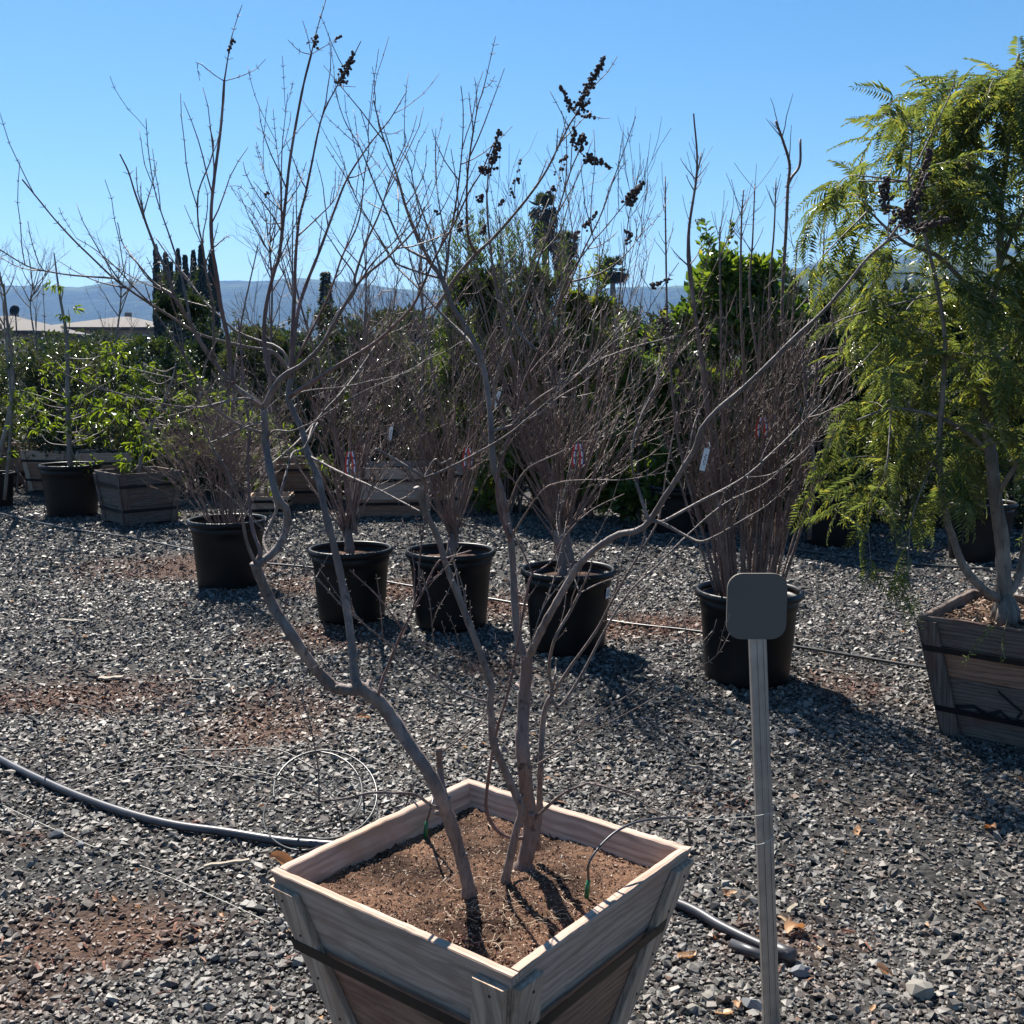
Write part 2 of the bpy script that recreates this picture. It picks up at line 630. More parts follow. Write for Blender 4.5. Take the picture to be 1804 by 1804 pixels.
def scatter(variants, pos, size, rots, attr=None):
    vs, fs, at, off = [], [], [], 0
    n = len(pos)
    which = np.arange(n) % len(variants)
    for k, (v, f) in enumerate(variants):
        idx = np.where(which == k)[0]
        if not len(idx):
            continue
        co = np.einsum('nij,vj->nvi', rots[idx], v) * size[idx][:, None, None] + pos[idx][:, None, :]
        vs.append(co.reshape(-1, 3))
        fs.append((f[None] + (np.arange(len(idx)) * len(v))[:, None, None]).reshape(-1, 3) + off)
        if attr is not None:
            at.append(np.repeat(attr[idx], len(v)))
        off += len(idx) * len(v)
    return np.concatenate(vs), np.concatenate(fs), (np.concatenate(at) if attr is not None else None)


def frustum_points(y0, y1, dens, rng, margin=.8):
    area = (y1 - y0) * (2 * (y1 * .52 + margin))
    n = int(area * dens)
    y = rng.uniform(y0, y1, n)
    x = rng.uniform(-1, 1, n) * (y1 * .52 + margin)
    k = np.abs(x) < y * .52 + margin
    return x[k], y[k]


near_v = [stone_variant(s, 9, .46) for s in range(12)]
mid_v = [stone_variant(20 + s, 6, .5) for s in range(12)]
far_v = [stone_variant(40 + s, 5, .55) for s in range(12)]
tiny_v = [stone_variant(60 + s, 4, .6) for s in range(12)]


def gravel_layer(y0, y1, dens, s0, s1, variants, seed):
    rng = np.random.default_rng(seed)
    x, y = frustum_points(y0, y1, dens, rng)
    m = soil_mask(x, y)
    thin = .5 + .5 * np.clip(.5 + smooth_noise(x, y, 2.3, 21) + .4 * smooth_noise(x, y, 7.0, 22), 0, 1)
    keep = rng.uniform(0, 1, len(x)) < (1 - .38 * m) * thin
    x, y, m = x[keep], y[keep], m[keep]
    n = len(x)
    s = np.clip(rng.lognormal(math.log(s0), .42, n), s0 * .45, s1)
    z = ground_z(x, y) + s * rng.uniform(-.05, .55, n)
    dust = np.clip(m * .8 + rng.normal(0, .16, n), 0, .88)
    return scatter(variants, np.stack([x, y, z], -1), s, rot_mats(n, .33, rng), dust)


parts = [gravel_layer(1.15, 2.7, 11500, .0077, .024, near_v, 1), gravel_layer(2.7, 4.4, 9000, .0084, .022, mid_v, 4), gravel_layer(4.4, 7.4, 4500, .011, .023, far_v, 2),
         gravel_layer(7.4, 12.0, 1900, .0145, .03, tiny_v, 3)]
off, vs, fs, at = 0, [], [], []
for v, f, a in parts:
    vs.append(v)
    fs.append(f + off)
    at.append(a)
    off += len(v)
me = fast_mesh('gravel', np.concatenate(vs), np.concatenate(fs))
addattr(me, 'dust', np.concatenate(at))
tag(link('gravel', me, M['stone']), 'loose crushed blue grey gravel covering the nursery yard', 'gravel', kind='stuff')

# ---- bark mulch and shredded litter where the earth shows
chip_v = []
for s in range(5):
    r = np.random.default_rng(s)
    w = r.uniform(.12, .3)
    chip_v.append((np.array([(-1, -w, 0), (1, -w * .7, .1), (1, w, .05), (-1, w * .8, .12), (0, 0, .3)]), np.array([(0, 1, 4), (1, 2, 4), (2, 3, 4), (3, 0, 4)])))
rng = np.random.default_rng(5)
x, y = frustum_points(1.2, 8.6, 2100, rng, .3)
m = soil_mask(x, y)
k = rng.uniform(0, 1, len(x)) < np.clip(m * np.where(y > 4.5, .75, .34), 0, 1) + .006
x, y = x[k], y[k]
n = len(x)
s = rng.uniform(.004, .019, n)
co, tr, _ = scatter(chip_v, np.stack([x, y, ground_z(x, y) + .007 + rng.uniform(0, .012, n)], -1), s, rot_mats(n, .35, rng))
tag(link('bark_mulch', fast_mesh('bark_mulch', co, tr), M['mulch']), 'reddish shredded bark mulch scattered over the gravel', 'mulch', kind='stuff')

# ---- distant hills
HX = [-2600, -1400, -600, -200, 0, 60, 140, 200, 260, 330, 400, 540, 620, 700, 800, 950, 1090, 1170, 1300, 1400, 1440, 1600, 1800, 2300, 3200, 4400]
HY = [520, 505, 490, 496, 500, 498, 505, 495, 491, 499, 496, 489, 496, 505, 511, 512, 507, 503, 492, 470, 457, 446, 432, 470, 500, 520]


def hill_strip(name, label, r0, r1, scale, seed, lo, hi):
    hx = np.linspace(-2600, 4400, 520)
    hx = hx[(hx >= lo) & (hx <= hi)]
    rr = np.linspace(r0, r1, 46)
    A, B = np.meshgrid(hx, rr)
    top = np.interp(A, HX, HY)
    fade = np.clip((A - lo) / 250, 0, 1) * np.clip((hi - A) / 250, 0, 1) if scale != 1 else 1.0
    ridge = (YH - top) / FPX * .93 * scale
    t = (B - r0) / (r1 - r0)
    prof = np.sin(np.clip(t / .72, 0, 1) * math.pi / 2) ** .9 * np.where(t > .72, 1 - .35 * ((t - .72) / .28) ** 2, 1)
    X = (A - 902) / FPX * B / 1.02
    Y = B
    z = (ridge * (r0 + .72 * (r1 - r0)) * prof) * fade
    z += (smooth_noise(X, Y, .011, seed) * 7 + smooth_noise(X, Y, .035, seed + 1) * 3.5) * np.clip(t * 2, 0, 1) * (r1 / 3200)
    z += np.random.default_rng(seed).uniform(-1.6, 1.6, z.shape) * np.clip(t * 3, 0, 1)
    z = np.where(t == 0, -.5, z)
    nx, ny = len(hx), len(rr)
    ii = (np.arange(ny - 1)[:, None] * nx + np.arange(nx - 1)[None, :]).ravel()
    me = fast_mesh(name, np.stack([X.ravel(), Y.ravel(), z.ravel()], -1), np.stack([ii, ii + 1, ii + nx + 1, ii + nx], -1), 4, True)
    addattr(me, 'top', np.clip((t - .42) / .3, 0, 1).ravel())
    return tag(link(name, me, M['hill']), kind='structure')


hill_strip('hill', '', 1900, 3400, 1.0, 5, -2600, 4400)
hill_strip('hill', '', 700, 1250, .93, 9, 1150, 2900)

# ---- the air: a thin even haze from the camera to beyond the hills
hz = MB()
hz.box((0, 800, 166), (8200, 7400, 334.4))
haze = hz.build('haze', None, None, False)
hm = bpy.data.materials.new('thin air')
hm.use_nodes = True
hm.node_tree.nodes.clear()
ho = hm.node_tree.nodes.new('ShaderNodeOutputMaterial')
hv = hm.node_tree.nodes.new('ShaderNodeVolumePrincipled')
hv.inputs['Color'].default_value = (.22, .48, 1.0, 1)
hv.inputs['Density'].default_value = 0.00016
hv.inputs['Anisotropy'].default_value = 0.1
hm.node_tree.links.new(hv.outputs[0], ho.inputs['Volume'])
haze.data.materials.append(hm)
tag(haze, 'thin pale blue haze in front of the distant hills', 'haze', kind='stuff')


# ================================================================== PLANTER BOXES
def rotz(a):
    c, s = math.cos(a), math.sin(a)
    return np.array(((c, -s, 0), (s, c, 0), (0, 0, 1.0)))


class Crate:
    """wooden nursery box that narrows to its foot; every board, batten and strap is a part"""

    def __init__(self, name, label, cx, cy, ang, W, Wb, H, boards, mats, segs=10, rough=.0016, seed=0, soil_z=None, soil='soil', group=None, straps=(.72, .25), batten_w=.06, cat='planter box'):
        self.W, self.Wb, self.H = W, Wb, H
        self.rng = np.random.default_rng(seed)
        self.root = thing(name, label, cat, (cx, cy, 0.0), ang, group)
        t = .02
        z_edges = boards
        for s in range(4):
            for i in range(len(z_edges) - 1):
                z0, z1 = z_edges[i] + .0012, z_edges[i + 1] - .0012
                m = mats[i % len(mats)]
                e_in = 0.0 if s % 2 == 0 else t + .001
                self.board('board', s, -1, 1, z0, z1, 0.0, t, e_in, M[m], segs, rough)
            for side in (-1, 1):
                self.batten(s, side, batten_w, .006, H - (.022 + .008 * self.rng.uniform()), .017, M[mats[-1]], max(3, segs // 3), rough)
        for f in straps:
            self.strap(f * H, .0195, .024 if segs > 3 else .03)
        if soil_z is None:
            soil_z = H - .06
        self.soil_z = soil_z
        self.soil(soil_z, t, soil, 60 if segs > 6 else 12)

    def w(self, z):
        return self.Wb / 2 + (self.W - self.Wb) / 2 * z / self.H

    def pos(self, s, u, z, d, e_in=0.0):
        """side s, u in -1..1 along it, height z, d metres inward"""
        w = self.w(z)
        return rotz(s * math.pi / 2) @ np.array((u * (w - e_in), -(w - d), z))

    def ring_mesh(self, name, rings, grains, mat, smooth=False):
        n, k = len(rings), len(rings[0])
        co = np.array(rings).reshape(-1, 3)
        gr = np.array(grains).reshape(-1, 3)
        i = np.arange(n - 1)[:, None] * k
        j = np.arange(k)[None, :]
        j2 = (j + 1) % k
        q = np.stack([i + j, i + j2, i + k + j2, i + k + j], -1).reshape(-1, 4)
        tri = np.concatenate([q[:, [0, 1, 2]], q[:, [0, 2, 3]]])
        e = [(0, a + 1, a) for a in range(1, k - 1)] + [((n - 1) * k, (n - 1) * k + a, (n - 1) * k + a + 1) for a in range(1, k - 1)]
        tri = np.concatenate([tri, np.array(e)])
        me = fast_mesh(name, co, tri, 3, smooth)
        a = me.attributes.new('grain', 'FLOAT_VECTOR', 'POINT')
        a.data.foreach_set('vector', np.ascontiguousarray(gr, dtype=np.float32).ravel())
        return link(name, me, mat, self.root)

    def board(self, name, s, u0, u1, z0, z1, d0, d1, e_in, mat, segs, rough):
        c = .0022
        prof = [(z0 + c, d0), (z0, d0 + c), (z0, d1 - c), (z0 + c, d1), (z1 - c, d1), (z1, d1 - c), (z1, d0 + c), (z1 - c, d0)]
        off = self.rng.uniform(-20, 20, 3)
        sag = self.rng.uniform(-.002, .002)
        rings, gr = [], []
        for i in range(segs + 1):
            u = u0 + (u1 - u0) * i / segs
            bow = sag * (1 - u * u)
            jz1, jz0, jd = self.rng.normal(0, rough, 3)
            r, g = [], []
            for q, (z, d) in enumerate(prof):
                zz = z + (jz1 + bow if q >= 4 else (jz0 * .3))
                r.append(self.pos(s, u, zz, d + jd * .5, e_in))
                g.append((u * self.W / 2 + off[0], z + off[1], d + off[2]))
            rings.append(r)
            gr.append(g)
        return self.ring_mesh(name, rings, gr, mat)

    def batten(self, s, side, bw, z0, z1, th, mat, segs, rough):
        off = self.rng.uniform(-20, 20, 3)
        rings, gr = [], []
        c = .002
        tw = self.rng.uniform(-.003, .003)
        top_cut = self.rng.uniform(-.004, .004)
        for i in range(segs + 1):
            z = z0 + (z1 - z0) * i / segs
            w = self.w(z)
            a, b = w - .002, w - bw
            jd = self.rng.normal(0, rough * .6)
            prof = [(a - c, -th), (a, -th + c), (a, -.0012 - c * 0), (b, -.0012), (b, -th + c), (b + c, -th)]
            r, g = [], []
            for (x, d) in prof:
                zz = z + (top_cut * (x - w) / bw if i == segs else 0)
                r.append(rotz(s * math.pi / 2) @ np.array((side * (x + jd + tw * i / segs), -(self.w(zz) - d), zz)))
                g.append((z + off[0], x + off[1], d + off[2]))
            if side > 0:
                r, g = r[::-1], g[::-1]
            rings.append(r)
            gr.append(g)
        o = self.ring_mesh('batten', rings, gr, mat)
        if segs >= 4 and rough > .0003:
            for f in (.95, .8, .6, .42):
                z = z0 + (z1 - z0) * f
                w = self.w(z)
                nb = MB()
                c0 = rotz(s * math.pi / 2) @ np.array((side * (w - bw * .5 + self.rng.uniform(-.008, .008)), -(w + th + .0005), z))
                dv = rotz(s * math.pi / 2) @ np.array((0, -1, 0))
                nb.tube([c0, c0 + dv * .0016], [.0028, .0026], 7)
                nb.build('nail', M['nail'], o, False)

    def strap(self, z, off, h):
        m = MB()
        pts = []
        for s in range(4):
            for u in (-1, -.9, .9):
                w = self.w(z)
                pts.append(rotz(s * math.pi / 2) @ np.array((u * w if abs(u) < 1 else u * (w + .004), -(w + off), z)))
        p = np.array(pts)
        # soften the corners: the steel bends over the battens
        out = []
        k = len(p)
        for i in range(k):
            out.append(p[i])
        p = np.array(out)
        ctr = np.array((0, 0, z))
        n = len(p)
        lean = (self.W - self.Wb) / 2 / self.H
        dirs = unit((p - ctr) * (1, 1, 0))
        up = np.array((0, 0, h / 2))
        lo, hi = p - up - dirs * lean * h / 2, p + up + dirs * lean * h / 2
        inn = -dirs * .0012
        co = np.concatenate([lo, hi, hi + inn, lo + inn])
        tri = []
        for i in range(n):
            j = (i + 1) % n
            for a, b in ((0, 1), (1, 2), (2, 3), (3, 0)):
                tri += [(a * n + i, a * n + j, b * n + j), (a * n + i, b * n + j, b * n + i)]
        m.add(co, tri)
        return m.build('metal_strap', M['strap'], self.root, False)

    def soil(self, z, t, mat, n):
        e = self.w(z) - t - .001
        a = np.linspace(-e, e, n)
        X, Y = np.meshgrid(a, a)
        rr = np.sqrt(X ** 2 + Y ** 2) / e
        Z = z + smooth_noise(X, Y, 9, 31) * .008 + smooth_noise(X, Y, 28, 32) * .005 + np.where(rr < .5, .012 * (1 - rr / .5), 0)
        if n > 20:
            Z += self.rng.normal(0, .0022, Z.shape)
        self.sz = lambda x, y: z + smooth_noise(x, y, 9, 31) * .008 + smooth_noise(x, y, 28, 32) * .005 + np.where(np.hypot(x, y) / e < .5, .012 * (1 - np.hypot(x, y) / e / .5), 0)
        ii = (np.arange(n - 1)[:, None] * n + np.arange(n - 1)[None, :]).ravel()
        me = fast_mesh('soil', np.stack([X.ravel(), Y.ravel(), Z.ravel()], -1), np.stack([ii, ii + 1, ii + n + 1, ii + n], -1), 4, True)
        link('soil', me, M[mat], self.root)
        self.e = e

    def crumbs(self, name, n, smin, smax, mat, variants, long=False):
        r = self.rng
        x, y = r.uniform(-self.e, self.e, (2, n))
        s = r.uniform(smin, smax, n)
        co, tr, _ = scatter(variants, np.stack([x, y, self.sz(x, y) + s * .3], -1), s, rot_mats(n, .5, r))
        tag(link(name, fast_mesh(name, co, tr), M[mat], self.root), kind='stuff')


def square_from(pl, pf, pr, pn, z):
    c = [G(*q, z)[:2] for q in (pl, pf, pr, pn)]
    c = np.array(c)
    ctr = c.mean(0)
    side = np.mean([np.linalg.norm(c[i] - c[(i + 1) % 4]) for i in range(4)])
    # side 0 runs along +x locally facing -y: use the near-left edge (left -> near)
    d = (c[3] - c[0]) + (c[2] - c[1])
    ang = math.atan2(d[1], d[0])
    return ctr, side, ang


HB = .50
ctr, side, ang = square_from((468, 1533), (835, 1371), (1219, 1490), (896, 1719), HB)
HERO = Crate('wooden_planter_box', 'weathered grey wooden planter box in front, holding the big bare tree', ctr[0], ctr[1], ang, side, side - .27, HB,
             [.012, .17, .335, HB], ['wood_b', 'wood_b', 'wood_a', 'wood_d'], segs=30, rough=.0006, seed=3, straps=(.70, .22), soil_z=HB - .055, batten_w=.068)
for o in [c for c in HERO.root.children if c.name.startswith('batten')]:
    o.data.materials[0] = M['wood_d']
HERO.crumbs('soil_crumb', 11000, .0011, .0038, 'crumb', tiny_v)
HERO.crumbs('wood_shred', 420, .003, .009, 'crumb', chip_v)
# dark clods and pale hair roots gather towards the near corner
r = np.random.default_rng(17)
n = 2600
x, y = r.uniform(-HERO.e, HERO.e, (2, n))
kk = r.uniform(-.16, .5, n) < (x - y)
x, y = x[kk], y[kk]
sz_ = r.uniform(.002, .0075, len(x)) * np.clip(.5 + (x - y) * 1.4, .5, 1)
co, tr, _ = scatter(mid_v, np.stack([x, y, HERO.sz(x, y) + sz_ * .3], -1), sz_, rot_mats(len(x), .8, r))
tag(link('soil_clod', fast_mesh('soil_clod', co, tr), M['mulch'], HERO.root), kind='stuff')
rt = MB()
for i in range(110):
    a = np.array((r.normal(.10, .09), r.normal(-.10, .09)))
    if abs(a[0]) > .24 or abs(a[1]) > .24:
        continue
    d = r.uniform(0, 6.28)
    L = r.uniform(.015, .07)
    pts = []
    for k in range(5):
        a = a + np.array((math.cos(d), math.sin(d))) * L / 5
        d += r.normal(0, .35)
        pts.append((a[0], a[1], float(HERO.sz(a[0], a[1])) + .004 + .005 * abs(math.sin(k + i))))
    rt.tube(spline(pts, 2), np.linspace(.0007, .0003, 9), 3)
tag(rt.build('hair_root', M['root'], HERO.root), kind='stuff')

# pepper tree's box on the right
pl, pf = G(1618, 1083, .5)[:2], G(1716, 1034, .5)[:2]
d = unit(pl - pf)
side2 = .66
nrm = np.array((d[1], -d[0]))      # from the left edge towards the right
if nrm[0] < 0:
    nrm = -nrm
ctr2 = pl - d * side2 / 2 + nrm * side2 / 2
ang2 = math.atan2(nrm[1], nrm[0])
PBOX = Crate('wooden_planter_box', 'dark old wooden planter box under the green pepper tree', ctr2[0], ctr2[1], ang2, side2, side2 - .19, .5,
             [.012, .13, .255, .38, .5], ['wood_c', 'wood_c', 'wood_b', 'wood_c', 'wood_c'], segs=14, rough=.0016, seed=8, straps=(.74, .24), soil='soil_straw', soil_z=.455, batten_w=.07)
for o in [c for c in PBOX.root.children if c.name.startswith('batten')]:
    o.data.materials[0] = M['wood_c']
PBOX.crumbs('wood_shred', 2200, .006, .022, 'crumb', chip_v)
# black paint strokes on its near face (flat marks)
for stroke in ([(-.2, .135), (-.12, .15), (-.07, .128), (-.02, .15), (.03, .11)], [(-.03, .235), (.03, .185), (.06, .165), (.04, .135), (.08, .10)], [(-.12, .15), (-.08, .118)]):
    pm = MB()
    q = np.array(stroke)
    L = np.stack([PBOX.pos(0, x / .27, z + .008, -.0022) for x, z in q])
    K = np.stack([PBOX.pos(0, x / .27 + .01, z - .008, -.0022) for x, z in q])
    n = len(q)
    co = np.concatenate([L, K])
    pm.add(co, [(i, i + 1, n + i + 1) for i in range(n - 1)] + [(i, n + i + 1, n + i) for i in range(n - 1)])
    pm.build('paint_mark', M['ink'], PBOX.root, False)


# boxes of the back rows
def back_box(px, py, half, H, ang, label, mats, seed, W=.62, Y=None):
    c = G(px, py)
    return Crate('wooden_planter_box', label, c[0], c[1], ang, W, W - .12, H, [.012, H * .36, H * .68, H], mats, segs=3, rough=.002, seed=seed, soil='soil_dark', group='planter boxes in the back rows', straps=(.75, .28))


CB = back_box(247, 918, 0, .5, R(42), 'dark wooden planter box beside the black pot of the leafy sapling', ['wood_c', 'wood_c', 'wood_c', 'wood_c'], 21, W=.62)
back_box(30, 850, 0, .5, R(8), 'reddish wooden planter box behind the pot at the left edge', ['wood_b', 'wood_a', 'wood_a', 'wood_d'], 22, .75)
back_box(108, 862, 0, .5, R(-14), 'pale wooden planter box behind the sapling trunk', ['wood_b', 'wood_b', 'wood_d', 'wood_d'], 23)
back_box(188, 868, 0, .5, R(20), 'wooden planter box with pale rim behind the dark planter box', ['wood_b', 'wood_b', 'wood_a', 'wood_d'], 24)
back_box(530, 885, 0, .52, R(10), 'red brown wooden planter box behind the two nursery pots left of centre', ['wood_b', 'wood_b', 'wood_b', 'wood_b'], 25)
back_box(690, 903, 0, .5, R(6), 'wide tan wooden planter box behind the third nursery pot', ['wood_b', 'wood_a', 'wood_a', 'wood_d'], 26, .85)
back_box(850, 897, 0, .5, R(-8), 'grey wooden planter box behind the main stem of the bare tree', ['wood_c', 'wood_a', 'wood_a', 'wood_d'], 27, .6)
back_box(985, 885, 0, .5, R(12), 'wooden planter box with white rim behind the ribboned shrub', ['wood_c', 'wood_c', 'wood_a', 'wood_d'], 28, .6)
lb = back_box(478, 905, 0, .2, R(5), 'low pale grey wooden tray beside the leftmost twiggy shrub', ['wood_d', 'wood_d', 'wood_d', 'wood_d'], 29, .42)


# ================================================================== NURSERY POTS
def lathe(prof, k=40):
    p = np.array(prof)
    a = np.arange(k) * 2 * math.pi / k
    co = np.stack([p[:, None, 0] * np.cos(a), p[:, None, 0] * np.sin(a), np.broadcast_to(p[:, None, 1], (len(p), k))], -1).reshape(-1, 3)
    i = np.arange(len(p) - 1)[:, None] * k
    j = np.arange(k)[None, :]
    j2 = (j + 1) % k
    q = np.stack([i + j, i + j2, i + k + j2, i + k + j], -1).reshape(-1, 4)
    return co, q


def pot_meshes():
    R0, H = .235, .43
    body, q = lathe([(0.0, .012), (.188, .010), (.197, 0), (.2, .012), (.205, .08), (.222, .30), (.226, .345), (.231, .35), (.233, .395), (.229, .397), (.222, .36), (.195, .03), (0.0, .03)])
    mb = fast_mesh('pot_body', body, q, 4, True)
    mb.materials.append(M['pot'])
    a = np.linspace(0, 2 * math.pi, 15)[:-1]
    rim, q = lathe([(.242 + .013 * math.cos(t), .412 + .019 * math.sin(t)) for t in list(a) + [a[0]]], 48)
    mr = fast_mesh('rim', rim, q, 4, True)
    mr.materials.append(M['pot'])
    n = 9
    prof = [(0.0001 + .214 * i / n, .372 + .014 * math.cos(i * 1.3) * (1 - i / n)) for i in range(n + 1)]
    s, q = lathe(prof, 32)
    s[:, 2] += RNG.normal(0, .0035, len(s))
    ms = fast_mesh('soil', s, q, 4, True)
    ms.materials.append(M['soil_dark'])
    return mb, mr, ms


PM = pot_meshes()


def nursery_pot(x, y, label, scale=1.0, rz=0.0):
    root = thing('nursery_pot', label, 'pot', (x, y, .004), rz, 'black nursery pots')
    root.scale = (scale, scale, scale)
    for nm, m_ in zip(('pot_body', 'rim', 'soil'), PM):
        link(nm, m_, None, root)
    return root


POTS = {}
for key, px, py, D, lab in (('p1', 405, 1030, 1.06, 'black nursery pot with the short reddish twiggy shrub'), ('p2', 620, 1088, .98, 'black nursery pot with a single short trunk, second in the bare row'),
                            ('p3', 795, 1100, 1.02, 'black nursery pot in the middle of the bare row'), ('p4', 1000, 1140, .99, 'black nursery pot with a white sticker and a leaning thick trunk'),
                            ('p5', 1315, 1193, 1.0, 'black nursery pot behind the grey sign, holding the dense upright shrub'), ('A', -8, 893, .86, 'black nursery pot cut off by the left edge'),
                            ('B', 128, 907, 1.2, 'black nursery pot holding the leafy green sapling'), ('q1', 1190, 936, .98, 'black nursery pot in the shade of the dense green citrus bush'),
                            ('q2', 1462, 960, .98, 'black nursery pot in shade left of the pepper tree fronds'), ('q3', 1722, 985, 1.05, 'black nursery pot in the shade behind the pepper tree trunk')):
    c = G(px, py)
    POTS[key] = (c, D, nursery_pot(c[0], c[1], lab, D, random.uniform(0, 6)))

# white barcode sticker on the fourth pot
pc, pd, pr_ = POTS['p4']
sm = MB()
for i in range(4):
    pass
a0, a1 = R(-32), R(-20)
ss = []
for z in (.285, .345):
    for t in np.linspace(a0, a1, 5):
        rr = .2225 + (z - .30) * .1 + .004
        ss.append((rr * math.cos(t), rr * math.sin(t), z))
sm.add(ss, [(i, i + 1, i + 6) for i in range(4)] + [(i, i + 6, i + 5) for i in range(4)])
st = sm.build('sticker', M['tag_white'], pr_, False)
st.rotation_euler = (0, 0, -pr_.rotation_euler[2])
bm_ = MB()
for i in range(4):
    z = .3 + i * .009
    rr = .2225 + (z - .30) * .1 + .0052
    bm_.add([(rr * math.cos(t), rr * math.sin(t), z + dz) for dz in (0, .004) for t in (R(-30), R(-26), R(-22))], [(0, 1, 4), (0, 4, 3), (1, 2, 5), (1, 5, 4)])
ink_o = bm_.build('printed_line', M['ink'], st, False)


